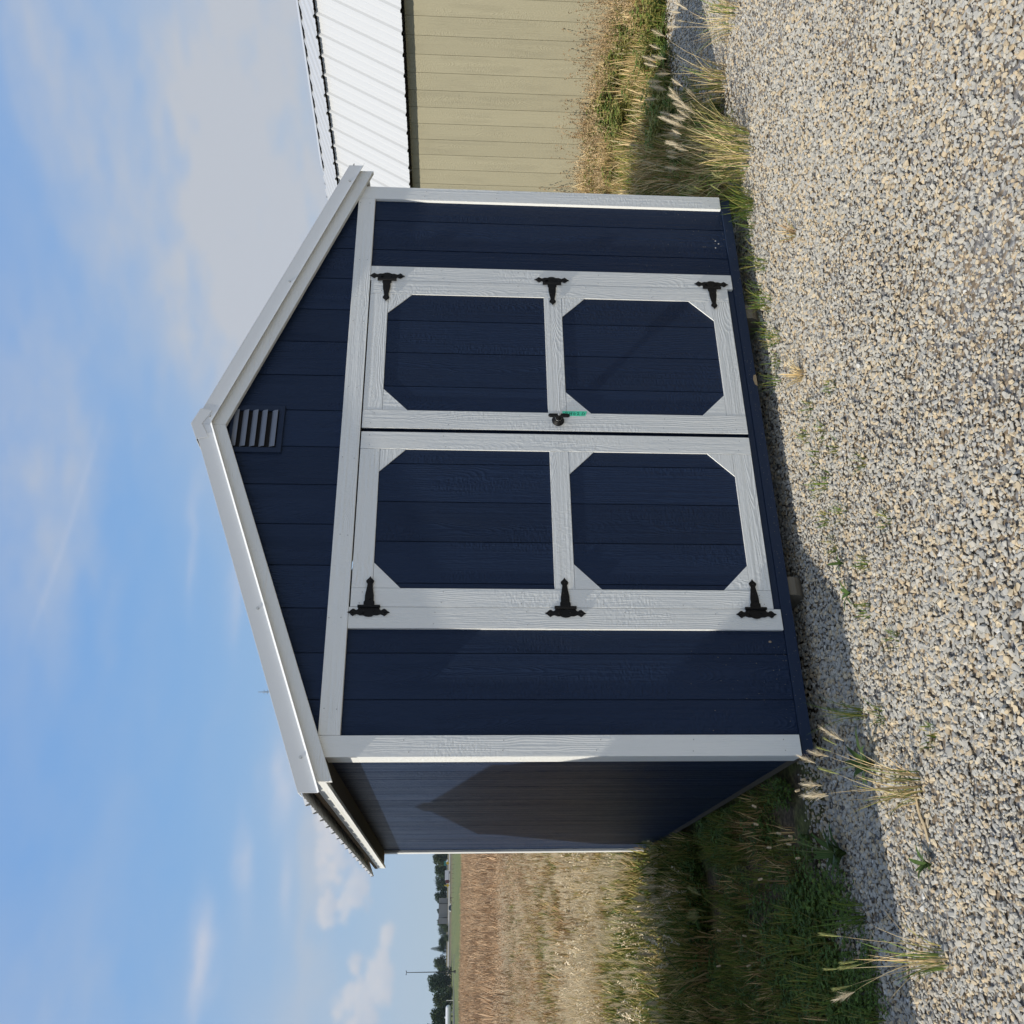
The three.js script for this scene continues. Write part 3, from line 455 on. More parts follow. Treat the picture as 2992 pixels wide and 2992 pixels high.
function tuft(n, h, spread, w, lean, cols, v = .25, droop = .1) { const l = []; for (let i = 0; i < n; i++) { const r = spread * Math.sqrt(rnd()), a = rr(0, 6.28); l.push({ x: Math.cos(a) * r, z: Math.sin(a) * r, len: h * rr(.45, 1.05), w: w * rr(.7, 1.2), phi: a + rr(-1, 1), lean: rr(.1, lean), droop: rr(0, droop), tw: rr(.9, 2.2), c: tone(cols[Math.floor(rnd() * cols.length)], v) }); } return l; }
// small seed husks strung along the top of dry stems
function seeded(n, h, spread, cols, scol, husks = 9, hl = .014) {
  const l = []; for (let i = 0; i < n; i++) { const r = spread * Math.sqrt(rnd()), a = rr(0, 6.28), len = h * rr(.65, 1.05), lean = rr(.08, .4), phi = rr(0, 6.28), x = Math.cos(a) * r, z = Math.sin(a) * r; l.push({ x, z, len, w: .0024, phi, lean, droop: .05, tw: rr(0, 3), c: tone(cols[Math.floor(rnd() * cols.length)]) }); for (let k = 0; k < husks; k++) { const t = rr(.72, 1), rr2 = lean * len * Math.pow(t, 1.7), y = len * (t * .97 - .05 * t * t * t); l.push({ x: x + Math.cos(phi) * rr2, y, z: z + Math.sin(phi) * rr2, len: hl * rr(.7, 1.4), w: hl * .4, phi: rr(0, 6.28), lean: rr(.5, .95), droop: rr(.2, .9), leaf: true, tw: rr(0, 3), c: tone(scol) }); } } return l;
}
function clover(n, h, spread, cols, lw = .012) { const l = []; for (let i = 0; i < n; i++) { const r = spread * Math.sqrt(rnd()), a = rr(0, 6.28), y = h * rr(.2, 1), c = tone(cols[Math.floor(rnd() * cols.length)]); const x = Math.cos(a) * r, z = Math.sin(a) * r; for (let k = 0; k < 3; k++) l.push({ x, y, z, len: lw * rr(.9, 1.5), w: lw * rr(.7, 1), phi: a + k * 2.1, lean: .95, droop: rr(.4, .7), leaf: true, c }); if (i % 3 === 0) l.push({ x, z, len: y + .01, w: .002, phi: a, lean: .15, droop: 0, c }); } return l; }
function scatter(name, label, variants, pts) {
  const g = new THREE.Group(); g.name = name; tag(g, label, 'plants', null, 'stuff'); scene.add(g);
  const m4 = new THREE.Matrix4(), e = new THREE.Euler(), q = new THREE.Quaternion(), v = new THREE.Vector3(), s3 = new THREE.Vector3(), c = new THREE.Color();
  variants.forEach((va, k) => { const l = pts.filter(p => p.k === k); if (!l.length) return; const im = new THREE.InstancedMesh(va.g, va.m, l.length); im.name = va.n; shadow(im); l.forEach((p, i) => { e.set(rr(-.12, .12), rr(0, 6.28), rr(-.12, .12)); m4.compose(v.set(p.x, p.y ?? hgt(p.x, p.z), p.z), q.setFromEuler(e), s3.set(p.s * (p.wx ?? 1), p.s * (p.sy ?? 1), p.s * (p.wx ?? 1))); im.setMatrixAt(i, m4); const b = rr(.85, 1.15); im.setColorAt(i, c.setRGB(b, b, b)); }); g.add(im); });
}
const V = (n, list, m) => ({ n, g: bladeSet(list), m });
// a barley plume: pale awns spreading from a short spike
function plumeList(x, y, z, sc, col, n = 60) { const l = []; for (let i = 0; i < n; i++) { const t = i / n, a = i * 2.4; l.push({ x, y: y + t * .045 * sc, z, len: rr(.036, .06) * (1 - .2 * t) * sc, w: .0012 * sc, phi: a, lean: lerp(.75, .1, t) * rr(.5, 1.25), droop: 0, tw: 1.57, c: tone(col, .12) }); } return l; }
function plumed(n, h, spread, col) { const l = tuft(14, h * .6, spread, .004, .7, [OLIVE, GREEN, STRAW]); for (let i = 0; i < n; i++) { const r = spread * 1.6 * Math.sqrt(rnd()), a = rr(0, 6.28), x = Math.cos(a) * r, z = Math.sin(a) * r, hh = h * rr(.7, 1); l.push({ x, z, len: hh, w: .003, phi: a, lean: .02, droop: 0, tw: 1, c: tone(STRAW2) }); l.push(...plumeList(x, hh * .94, z, rr(.9, 1.3), col, 30)); } return l; }
{ // weeds on the left of the shed, shaded soil between them, lit strip behind
  const vs = [V('grass_tuft', tuft(20, .17, .05, .0055, .75, [GREEN, OLIVE]), leafMat), V('grass_tuft', tuft(16, .21, .06, .0075, .7, [OLIVE, STRAW]), dryMat), V('dry_tuft', tuft(16, .17, .06, .007, .8, [STRAW, RUST]), dryMat), V('leafy_weed', clover(40, .09, .09, [GREEN, GREEN2], .017), leafMat), V('seeded_grass', seeded(6, .3, .07, [STRAW2, STRAW], CREAM, 8, .02), dryMat), V('low_litter', tuft(22, .09, .1, .005, .95, [RUST, STRAW, SEED], .3, .5), dryMat), V('leafy_weed', clover(36, .05, .1, [GREEN2, OLIVE], .012), leafMat), V('plumed_grass', plumed(5, .3, .06, CREAM), dryMat), V('dry_tuft', tuft(18, .26, .08, .009, .6, [RUST, [.5, .34, .18]]), dryMat), V('grass_tuft', tuft(16, .22, .06, .009, .75, [GREEN, GREEN2, OLIVE]), leafMat)];
  const pts = [];
  for (let i = 0; i < 38000; i++) {
    const z = i % 5 < 3 ? rr(-7.5, .1) : lerp(-7.5, -24, rnd()), x = rr(-5.2 + z * .12, 1.2 - z * .16); if (x > .0 && z > -DEPTH - .1) continue; const n = fbm(x * 1.1, z * 1.1, 90, 3), n2 = fbm(x * .7 + 5, z * .7, 93, 3), e = lotEdge(x) - z; if (e < -.15 || (e < .35 && rnd() > .2 + e * 1.6)) continue;
    const lit = z < -2.6 - .25 * x, track = sstep(-5.6, -6.4, z + n) * sstep(-9.6, -8.4, z + n), bare = sstep(.5, .38, n2);
    if (!lit && rnd() > .22 + .95 * sstep(.42, .62, n)) continue; if (rnd() < track * (.35 + .6 * bare)) continue; if (z < -11 && rnd() < .35 + .5 * sstep(-11, -24, z)) continue;
    let k; const q = rnd(); if (!lit) k = n2 > .55 ? (q < .55 ? 3 : q < .8 ? 0 : 6) : q < .44 ? 0 : q < .52 ? 2 : q < .64 ? 5 : q < .9 ? 6 : 3; else if (z > -5.9) k = n2 > .46 ? (q < .45 ? 9 : q < .74 ? 3 : q < .92 ? 1 : q < .96 ? 7 : 4) : q < .28 ? 1 : q < .42 ? 2 : q < .76 ? 9 : q < .88 ? 3 : q < .94 ? 7 : 5; else k = z > -9.5 ? (q < .3 ? 2 : q < .5 ? 7 : q < .7 ? 5 : q < .85 ? 1 : 4) : n > .5 ? (q < .5 ? 9 : q < .7 ? 1 : q < .85 ? 8 : 7) : q < .45 ? 8 : q < .62 ? 2 : q < .78 ? 1 : q < .9 ? 7 : 0;
    pts.push({ x, z, k, s: rr(.7, 1.25) * (lit ? 1.15 * (.55 + .9 * fbm(x * 2.6, z * 1.6, 103, 2)) : .9) * (k === 7 ? rr(.7, 1.1) : 1) });
  }
  scatter('weeds_beside_shed', 'green and straw weeds on the ground left of the navy shed', vs, pts);
}
{ // weeds between the shed and the tan barn
  const vs = [V('grass_tuft', tuft(20, .22, .07, .008, .7, [GREEN, OLIVE]), leafMat), V('dry_tuft', tuft(20, .32, .08, .007, .55, [STRAW, STRAW2, RUST]), dryMat), V('seeded_grass', seeded(7, .44, .08, [STRAW2, STRAW], [.52, .39, .22], 7, .024), dryMat), V('leafy_weed', clover(34, .24, .1, [GREEN, OLIVE], .026), leafMat), V('dry_tuft', tuft(18, .18, .09, .007, .8, [STRAW, OLIVE, RUST]), dryMat), V('low_litter', tuft(18, .09, .1, .007, .95, [RUST, STRAW, SEED], .3, .5), dryMat), V('leafy_weed', clover(34, .11, .1, [GREEN, GREEN2], .022), leafMat), V('seeded_grass', seeded(5, .62, .05, [STRAW, RUST], SEED, 10, .024), dryMat)];
  const pts = [];
  const wallX = z => 7.516 + (z + 2) * .063;
  for (let i = 0; i < 26000; i++) {
    const z = rr(-9.5, -.1), x = rr(3.15, wallX(z) - .04), w = (wallX(z) - x), n = fbm(x * 1.2, z * 1.2, 96, 3), n3 = fbm(x * .9 + 7, z * .9, 98, 3), e = lotEdge(x) - z;
    if (e < -.05 || rnd() > .25 + 1.2 * e || rnd() > .65 + .35 * sstep(3.2, 1.4, w)) continue;
    if (n3 < .36 && rnd() < .6) continue;
    const q = rnd(), tall = sstep(1.7, .5, w + (n3 - .5) * 1.6); let k; if (tall > .5) k = n3 > .54 ? (q < .4 ? 3 : q < .62 ? 0 : q < .8 ? 1 : q < .95 ? 2 : 7) : q < .4 ? 1 : q < .62 ? 2 : q < .76 ? 3 : q < .86 ? 0 : q < .97 ? 4 : 7; else k = n > .5 ? (q < .34 ? 6 : q < .5 ? 3 : q < .8 ? 0 : 4) : q < .36 ? 4 : q < .58 ? 0 : q < .68 ? 1 : q < .86 ? 5 : 6;
    pts.push({ x, z, k, s: rr(.75, 1.15) * lerp(.75, 1.02, tall) * (.55 + 1.0 * fbm(x * 3.1, z * 3.1, 101, 2)) });
  }
  scatter('weeds_beside_barn', 'tall dry weeds and green undergrowth along the tan barn wall', vs, pts);
}
{ // the dry field behind
  const F1 = [.50, .34, .20], F2 = [.58, .42, .26], F3 = [.42, .275, .16];
  const vs = [V('field_grass', tuft(22, .55, .16, .012, .45, [F1, F2, F3], .3), dryMat), V('field_grass', seeded(9, .65, .16, [F1, F2], [.62, .46, .29], 9, .042), dryMat), V('field_grass', tuft(20, .35, .18, .012, .6, [OLIVE, F2, GREEN]), dryMat), V('field_tuft', tuft(34, .7, .5, .025, .4, [F1, F2, F3], .35), dryMat), V('field_plumes', plumed(7, .42, .12, [.85, .74, .55]), dryMat)];
  const pts = [];
  const wedge = (z0, z1, n, ks, s0, s1) => { for (let i = 0; i < n; i++) { const t = Math.sqrt(rnd()), z = lerp(z0, z1, t), hw = 4 + -z * .34; const x = rr(-hw, hw * .9) + .02 * -z; if (z < -104) continue; const n1 = fbm(x * .35, z * .35, 97, 3), n4 = fbm(x * .8, z * .3, 99, 3); let k = ks[Math.floor(rnd() * ks.length)]; if (n1 > .54 && z > -30 && rnd() < .6) k = 2; if (z > -26 && n4 > .52 && rnd() < .3) k = 4; if (z > -12 && rnd() < .7 - .2 * (-z - 8)) continue; pts.push({ x, z, k, s: rr(s0, s1) * (.55 + .9 * n1) * lerp(.45, 1, sstep(-8, -24, z)) }); } };
  wedge(-8.2, -24, 9000, [0, 0, 1, 1, 2, 4], .75, 1.15); wedge(-20, -66, 21000, [0, 1, 3, 3], .85, 1.2); wedge(-46, -104, 18000, [3, 3, 3, 1], .85, 1.15);
  scatter('dry_field_grass', 'tall tan dry grass of the field behind the shed', vs, pts);
}

// ------------------------------------------------------------------ single plants that can be told apart
const plumes = [CREAM, CREAM, [.52, .52, .24], [.36, .38, .13]].map((c, q) => bladeSet(q === 3 ? Array.from({ length: 34 }, (_, i) => ({ x: 0, y: i * .0012, z: 0, len: .03, w: .0022, phi: i * 2.4, lean: .22, droop: 0, c: tone(c) })) : [...plumeList(0, 0, 0, 1.0, c, 70), ...Array.from({ length: 10 }, (_, i) => ({ x: 0, y: i * .005, z: 0, len: .014, w: .004, phi: i * 2.4, lean: .4, droop: 0, leaf: true, c: tone([.5, .42, .22]) }))]));
function foxtail(label, x, z, h, n, stems, lean, dir, ripe = true, spread = .045, pale = 99) {
  const o = thing('foxtail_barley', label, 'grass', [x, GY - .004, z]);
  const bl = tuft(n, h * .72, spread, .0045, .8, ripe ? [OLIVE, GREEN, STRAW, STRAW2] : [GREEN, OLIVE, GREEN2]); local('leaves', bladeSet(bl), ripe ? dryMat : leafMat, o);
  for (let i = 0; i < stems; i++) {
    const len = h * rr(.72, 1), phi = dir + rr(-1.1, 1.1), le = lean * rr(.4, 1.2), s = { x: rr(-1, 1) * spread, z: rr(-1, 1) * spread, len, w: .0026, phi, lean: le, droop: .03, tw: rr(0, 3), c: tone(ripe ? STRAW2 : OLIVE) };
    const st = local('stem', bladeSet([s]), dryMat, o); const r = le * len, y = len * (Math.sqrt(Math.max(.05, 1 - le * le * .6)) - .03);
    const p = local('seed_head', plumes[i >= pale ? 3 : ripe ? i % 2 : 2 + i % 2], dryMat, st); p.position.set(s.x + Math.cos(phi) * r * .97, y * .97, s.z + Math.sin(phi) * r * .97); p.rotation.set(Math.sin(phi) * le * 1.1, 0, -Math.cos(phi) * le * 1.1); p.scale.setScalar(rr(.85, 1.25));
  }
  return o;
}
foxtail('foxtail grass with one open cream plume, alone on the shaded gravel edge', -.77, .60, .36, 40, 6, .4, -1.4, true, .04, 1);
foxtail('bushy foxtail grass with pale leaning heads in front of the left corner trim', -.23, .65, .36, 60, 9, .55, -1.1, true, .06, 6);
foxtail('large straw foxtail clump at the right corner of the shed', 3.36, .12, .48, 200, 13, .5, .5, true, .15);
foxtail('pale foxtail clump with upright heads between shed and tan barn', 4.12, -.05, .44, 110, 10, .4, 0, true, .12);
foxtail('bleached flattened foxtail clump on the gravel beside the barn', 4.35, .28, .34, 120, 8, .8, .3, true, .16);
foxtail('green and straw foxtail clump behind the large one', 3.62, -.02, .42, 110, 10, .6, .2, true, .14);
foxtail('green foxtail clump growing against the right end of the rim board', 3.2, -.06, .34, 110, 4, .5, .3, false, .1);
foxtail('low green foxtail clump before the right corner trim', 3.02, .08, .22, 70, 2, .6, 1.2, false, .08);
foxtail('green foxtail with drooping unripe heads in the shaded weeds', -.55, -1.55, .36, 20, 5, .45, 1, false);
foxtail('green foxtail at the foot of the navy side wall', -.12, -2.6, .4, 24, 5, .4, 2, false);
foxtail('grey green foxtail at the edge of the lit weeds', -.7, -2.5, .42, 20, 4, .4, .6, false);
foxtail('unripe foxtail with a nodding head among the clover', -.98, .02, .26, 18, 3, .6, 2.6, false);
function grassTuft(label, x, z, n, h, sp, lean, cols, m, group) { const g = bladeSet(tuft(n, h, sp, .0042, lean, cols)); const o = shadow(new THREE.Mesh(g, m)); o.name = numbered('grass_tuft'); o.position.set(x, GY - .004, z); scene.add(o); return tag(o, label, 'grass', group); }
grassTuft('long green grass tuft in front of the left end of the rim board', .10, .34, 22, .24, .03, .5, [GREEN, OLIVE], leafMat);
grassTuft('leaning green grass tuft on the shaded gravel edge', -.62, .02, 34, .26, .05, .8, [GREEN, GREEN2], leafMat);
grassTuft('round straw coloured tuft on the gravel under the door with the handle', 1.70, .34, 60, .12, .03, .95, [STRAW2, STRAW], dryMat);
grassTuft('flat withered tuft with a long seed stalk on the gravel', 2.38, .54, 34, .12, .03, 1.0, [STRAW, RUST, OLIVE], dryMat);
{ const sp = [[2.86, .06, .10], [2.72, .02, .09], [2.60, .07, .12], [2.46, .03, .11], [2.34, .06, .13], [2.22, .02, .10], [2.10, .07, .09], [2.05, .16, .08], [1.86, .05, .11], [1.95, .10, .07], [2.97, .10, .13], [3.06, .02, .16], [2.52, .15, .06], [2.28, .14, .08], [1.1, .42, .06], [1.25, .35, .05], [.9, .5, .06], [1.4, .28, .05], [.05, .5, .07], [1.0, .75, .05], [.45, .55, .05], [.62, .62, .06], [.82, .36, .06], [1.18, .55, .045], [1.32, .46, .05], [1.5, .38, .05], [.28, .72, .05], [1.45, .62, .04], [.7, .85, .045], [-.1, .85, .05], [1.12, .3, .06], [.95, .34, .05]];
  for (const [x, z, h] of sp) grassTuft(x > 1.6 ? 'small green grass tuft along the right half of the rim board' : 'tiny green sprig on the lit gravel', x, z, 22, h * 1.25, .04, .8, [GREEN, OLIVE, GREEN2], leafMat, x > 1.6 ? 'grass tufts along the rim board' : 'sprigs on the gravel'); }
// broad leaved plantains: a flat rosette; some with thin seed stalks
function plantain(label, x, z, n, len, stalks = 0, group) {
  const o = thing('plantain', label, 'weed', [x, GY + .002, z], group);
  for (let i = 0; i < n; i++) { const a = i * 2.4 + rr(-.3, .3); local('leaf', bladeSet([{ x: 0, z: 0, len: len * rr(.7, 1.15), w: len * .17, phi: a, lean: rr(.55, .95), droop: rr(.15, .5), leaf: true, c: tone([.085, .14, .04]) }]), leafMat, o); }
  for (let i = 0; i < stalks; i++) { const a = rr(0, 6.28), L2 = rr(.22, .42), le = rr(.15, .55), st = local('stalk', bladeSet([{ x: 0, z: 0, len: L2, w: .003, phi: a, lean: le, droop: .02, tw: rr(0, 3), c: tone([.2, .26, .1]) }]), leafMat, o); const g = new THREE.CapsuleGeometry(.005, .012, 3, 7); const h = local('seed_head', g, mat(L(.42, .34, .22), .9), st); h.position.set(Math.cos(a) * le * L2, L2 * (Math.sqrt(1 - le * le * .6) - .02), Math.sin(a) * le * L2); h.rotation.set(Math.sin(a) * le, 0, -Math.cos(a) * le); }
  return o;
}
plantain('plantain rosette with many thin seed stalks on the shaded gravel edge', -.38, -.05, 16, .17, 8);
plantain('upright narrow leaved plantain beside the left corner trim', -.10, .36, 8, .16, 2);
const PG = 'plantains on the gravel';
plantain('small plantain rosette growing on the bare gravel before the shed', .71, .42, 5, .08, 0, PG); plantain('small plantain rosette growing on the bare gravel before the shed', .57, .44, 6, .09, 0, PG); plantain('small plantain rosette growing on the bare gravel before the shed', -.49, .66, 8, .09, 0, PG);
plantain('plantain among the dark weeds with two tall stalks', -.72, -.75, 9, .14, 4);
{ // a bare dark stalk leaning over the lit weeds, and a bleached dead leaf lying on the gravel
  const pts = [[0, 0, 0], [.10, .12, -.05], [.24, .25, -.1], [.34, .31, -.12], [.4, .31, -.1]].map(p => new THREE.Vector3(...p));
  const g = new THREE.TubeGeometry(new THREE.CatmullRomCurve3(pts), 16, .0028, 5); const o = top('bare_stalk', g, mat(L(.09, .11, .05), .9), 'thin dark stalk bending across the lit weeds', 'stalk'); o.position.set(-1.05, hgt(-1, -2.4), -2.4);
  const d = [[0, .004, 0], [.05, .012, .012], [.10, .010, .004], [.16, .014, .02]].map(p => new THREE.Vector3(...p)); const lg = new THREE.TubeGeometry(new THREE.CatmullRomCurve3(d), 14, .008, 6); lg.scale(1, .35, 1); const q = top('dead_leaf', lg, mat(L(.52, .41, .25), .9), 'bleached curled dead leaf lying on the gravel', 'leaf'); q.position.set(-.42, GY + .006, .68); q.rotation.y = .25;
}
// clover patch at the gravel edge
{ const pts = []; for (let i = 0; i < 260; i++) { const a = rr(0, 6.28), r = rnd(); pts.push({ x: -1.02 + Math.cos(a) * r * .6, z: -.3 + Math.sin(a) * r * .42, k: i % 2, s: rr(.6, 1.1), y: GY - .008 }); } scatter('clover', 'dark green clover patch at the shaded gravel edge', [V('clover_leaves', clover(40, .07, .07, [GREEN2, GREEN], .011), leafMat), V('clover_leaves', clover(30, .04, .08, [GREEN, GREEN2], .010), leafMat)], pts); }

// ------------------------------------------------------------------ far things
const barkM = mat(L(.08, .065, .05), .95);
const leafM = [[.045, .075, .028], [.06, .085, .035], [.032, .058, .026], [.055, .08, .05]].map(c => new THREE.MeshPhysicalMaterial({ color: L(...c), roughness: .85, vertexColors: true, transmission: .15, thickness: 0, specularIntensity: .3, side: THREE.DoubleSide }));  // last leaf tone is bluer: distance haze put into the colour
function crownGeo(lobes, n, s) { const p = [], c = [], ix = []; let tot = 0; for (const l of lobes) tot += l[3] * l[3]; for (const [x, y, z, r, sq = .85] of lobes) { const m = Math.round(n * r * r / tot); for (let i = 0; i < m; i++) { const v = new THREE.Vector3(rnd() - .5, rnd() - .5, rnd() - .5).normalize().multiplyScalar(r * Math.pow(rnd(), .38) * rr(.85, 1.12)); const o = new THREE.Vector3(x + v.x, y + v.y * sq, z + v.z), a = new THREE.Vector3(rnd() - .5, rnd() - .5, rnd() - .5).normalize().multiplyScalar(s * rr(.6, 1.3)), b = new THREE.Vector3(rnd() - .5, rnd() - .5, rnd() - .5).normalize().multiplyScalar(s * rr(.6, 1.3)), k = p.length / 3, t = rr(.7, 1.3); for (const w of [a.clone().negate(), b.clone(), a, b.clone().negate()]) { p.push(o.x + w.x, o.y + w.y * .8, o.z + w.z); c.push(t, t, t * .95); } ix.push(k, k + 1, k + 2, k, k + 2, k + 3); } } const g = new THREE.BufferGeometry(); g.setAttribute('position', new THREE.Float32BufferAttribute(p, 3)); g.setAttribute('color', new THREE.Float32BufferAttribute(c, 3)); g.setIndex(ix); g.computeVertexNormals(); return g; }
function limb(a, b, r0, r1) { const d = new THREE.Vector3().subVectors(b, a), g = new THREE.CylinderGeometry(r1, r0, d.length(), 7); g.translate(0, d.length() / 2, 0); g.applyQuaternion(new THREE.Quaternion().setFromUnitVectors(new THREE.Vector3(0, 1, 0), d.normalize())); g.translate(a.x, a.y, a.z); return g; }
function tree(name, label, x, z, h, w, k, group, open = 1) {
  const o = thing(name, label, 'tree', [x, hz(z) - .3, z], group), t0 = h * .3, lobes = [], v = (a, b, c) => new THREE.Vector3(a, b, c);
  const lim = [limb(v(0, 0, 0), v(0, h * .55, 0), .32, .16)];
  const n = 9; for (let i = 0; i < n; i++) { const a = i * 2.4, q = i / n, r = w * .5 * rr(.4, .66) * open, yy = lerp(h * .22, h * .84, q) + rr(-.4, .4), rad = w * .5 * lerp(.62, .40, q) * rr(.8, 1.15) * (open > 1 ? .8 : 1), px = Math.cos(a) * r * (1 - .5 * q), pz = Math.sin(a) * r * (1 - .5 * q); lobes.push([px, Math.min(yy, h - rad * .85), pz, rad]); lim.push(limb(v(0, t0 + q * h * .2, 0), v(px * .9, yy, pz * .9), .12, .04)); }
  lobes.push([0, h * .56, 0, w * .4, 1], [0, h * .3, 0, w * .4, .7]);
  local('trunk', mergeGeometries(lim), barkM, o); local('crown', crownGeo(lobes, open > 1 ? 1500 : 3200, h * .042), leafM[k], o); return o;
}
for (const [x, z, h, w, k, label] of [[64, -604, 10.4, 8.5, 0, 'dense leafy tree behind the blue green guide sign'], [58.6, -606, 10.2, 9, 1, 'dense leafy tree behind the yellow sign that has no small plate'], [53, -618, 9.2, 9.5, 0, 'leafy tree rising behind the white box truck'], [38.9, -634.8, 9.2, 8.6, 2, 'round tree at the billboard end towards the box truck'], [32.1, -675, 7.6, 5.5, 2, 'small treetop peeping over the wide middle billboard panel'], [24.7, -655, 7.4, 6.4, 0, 'tree at the billboard end towards the spruce'], [13.1, -655, 6.0, 7, 2, 'low rounded tree beside the pale blue house'], [0.8, -604, 8.0, 9, 1, 'bushy tree between the spruce and the light pole'], [-3.4, -609, 5.6, 6, 2, 'low dark tree just behind the light pole']]) tree('tree', label, x, z, h, w, k);
tree('tree', 'thin crowned distant tree showing sky through its branches', 49, -640, 9.4, 9, 2, null, 1.35); tree('tree', 'loose ragged distant tree between the road signs', 45, -646, 8.8, 7.5, 2, null, 1.35);
tree('tree', 'big round dark tree behind the light pole', -8.9, -536, 13.2, 14, 2);
for (const [x, z, h, w, k] of [[-15.7, -496, 10.6, 9, 1], [-21.5, -486, 11.6, 10, 0], [-27.5, -476, 14.6, 11, 0], [-36, -470, 14, 12, 1], [-45, -474, 13, 12, 0]]) tree('tree', 'tall green tree of the grove behind the white tank', x, z, h, w, k, 'grove behind the tank');
for (const [x, z, h, w] of [[27, -1195, 10.5, 14], [37, -1195, 12.5, 16], [46, -1200, 11, 14]]) tree('tree', 'tree on the farthest tree line with distance haze painted into its leaf colour', x, z, h, w, 3, 'farthest trees');
for (const [x, z, h, w] of [[19, -590, 3.4, 5], [14, -588, 3.0, 5], [-12, -505, 3.6, 5]]) tree('shrub', 'low green shrub at the foot of the far bank', x, z, h, w, 1, 'shrubs of the far bank');
{ // spruce
  const o = thing('spruce', 'narrow dark spruce rising above the far houses', 'tree', [8.6, hz(-598) - .2, -598]), lobes = []; for (let k = 0; k < 12; k++) { const q = k / 12, y = 2 + q * 8, r = lerp(2.3, .3, q); for (let j = 0; j < 5; j++) { const a = j * 1.26 + k; lobes.push([Math.cos(a) * r * .6, y, Math.sin(a) * r * .6, r * .42 + .12, .45]); } }
  local('trunk', limb(new THREE.Vector3(0, 0, 0), new THREE.Vector3(0, 10, 0), .22, .04), barkM, o); local('crown', crownGeo(lobes, 2000, .22), leafM[2], o);
}
{ // advertising hoarding seen from behind: three grey panels between two posts
  const o = thing('billboard', 'grey back of a wide three panel billboard on two black posts', 'billboard', [29, hz(-596), -596]), gm = mat(L(.20, .205, .205), .8), bm = mat(L(.015, .015, .016), .7);
  const y0 = hz(-596), P2 = (n, x0, x1, a, b, z0, z1, m, p) => { const g = new THREE.BoxGeometry(x1 - x0, b - a, z1 - z0); g.translate((x0 + x1) / 2 - 29, (a + b) / 2 - y0, (z0 + z1) / 2); return local(n, g, m, p ?? o); };
  P2('panel', 32.95, 35.8, 5.0, 10.25, -.15, .15, gm); P2('panel', 25.35, 32.6, 5.0, 10.3, -.15, .15, gm); P2('panel', 21.7, 24.9, 4.85, 10.4, -.15, .15, gm);
  for (const x of [32.78, 25.12]) P2('post', x - .17, x + .17, 2.6, 10.3, -.05, .35, bm);
  for (const y of [5.6, 9.6]) P2('stringer', 21.7, 35.8, y, y + .14, -.35, -.16, bm);
}
{ // light pole on a concrete foot
  const o = thing('light_pole', 'thin black light pole on the mown strip', 'light pole', [-1.7, hz(-191), -191]), bm = mat(L(.02, .022, .024), .6);
  local('foot', new THREE.CylinderGeometry(.24, .28, .55, 14).translate(0, .2, 0), mat(L(.07, .068, .062), .9), o);
  local('pole', new THREE.CylinderGeometry(.055, .1, 8.9, 12).translate(0, 4.85, 0), bm, o);
  local('arm', new THREE.BoxGeometry(.5, .06, .06).translate(-.05, 9.25, 0), bm, o);
  for (const s of [-1, 1]) { const g = new RoundedBoxGeometry(.3, .12, .28, 2, .03); g.rotateZ(s * .25); g.translate(s * .24 - .05, 9.29, 0); local('lamp_head', g, bm, o); }
}
{ // tank
  const o = thing('propane_tank', 'white round ended propane tank on saddle legs', 'tank', [-22, hz(-426), -426]), wm = mat(L(.78, .79, .80), .4);
  const g = new THREE.CapsuleGeometry(1.1, 12, 10, 28); g.rotateZ(Math.PI / 2); g.translate(0, 1.85, 0); local('vessel', g, wm, o);
  for (const x of [-4.5, 0, 4.5]) { local('band', new THREE.TorusGeometry(1.11, .05, 8, 28).rotateY(Math.PI / 2).translate(x, 1.85, 0), wm, o); local('saddle', new THREE.BoxGeometry(.3, 1.1, 1.5).translate(x, .4, 0), mat(L(.5, .5, .5), .8), o); }
  local('dome_lid', new THREE.CylinderGeometry(.4, .45, .5, 18).translate(2.7, 3.05, 0), wm, o);
}
{ const w = mat(L(.72, .72, .68), .7); const o = thing('gate_post', 'white post standing beside the propane tank', 'post', [-13, hz(-416), -416]); local('shaft', new THREE.CylinderGeometry(.11, .13, 2.5, 12).translate(0, 1.2, 0), w, o); local('cap', new THREE.SphereGeometry(.16, 12, 8).translate(0, 2.48, 0), w, o); }
for (const [x, z, y, label] of [[52.5, -566, 5.24, 'yellow diamond road sign beside the leafy end of the tree row'], [40.6, -566, 5.0, 'yellow diamond road sign with a small plate below the ragged trees']]) {
  const o = thing('road_sign', label, 'sign', [x, hz(z), z]), b = hz(z); const g = new THREE.BoxGeometry(1.5, 1.5, .06); g.rotateZ(Math.PI / 4); g.translate(0, y - b, .08); local('plate', g, mat(L(.62, .42, .03), .5), o); local('post', new THREE.CylinderGeometry(.06, .06, y - b + .8, 8).translate(0, (y - b + .8) / 2, 0), mat(L(.3, .3, .3), .6), o); if (x < 50) local('small_plate', new THREE.BoxGeometry(.7, .7, .06).translate(0, y - b + 1.5, .08), mat(L(.62, .45, .08), .5), o);
}
{ const o = thing('guide_sign', 'blue green guide sign behind the yellow diamond sign', 'sign', [54.4, hz(-588), -588]), b = hz(-588); local('panel', new THREE.BoxGeometry(2.6, 1.2, .08).translate(0, 6.9 - b, .06), mat(L(.03, .20, .18), .5), o); for (const x of [-.9, .9]) local('post', new THREE.CylinderGeometry(.07, .07, 7.4 - b, 8).translate(x, (7.4 - b) / 2, 0), mat(L(.3, .3, .3), .6), o); }
const tyreM = mat(L(.015, .015, .015), .8), glassM = mat(L(.02, .025, .03), .1);
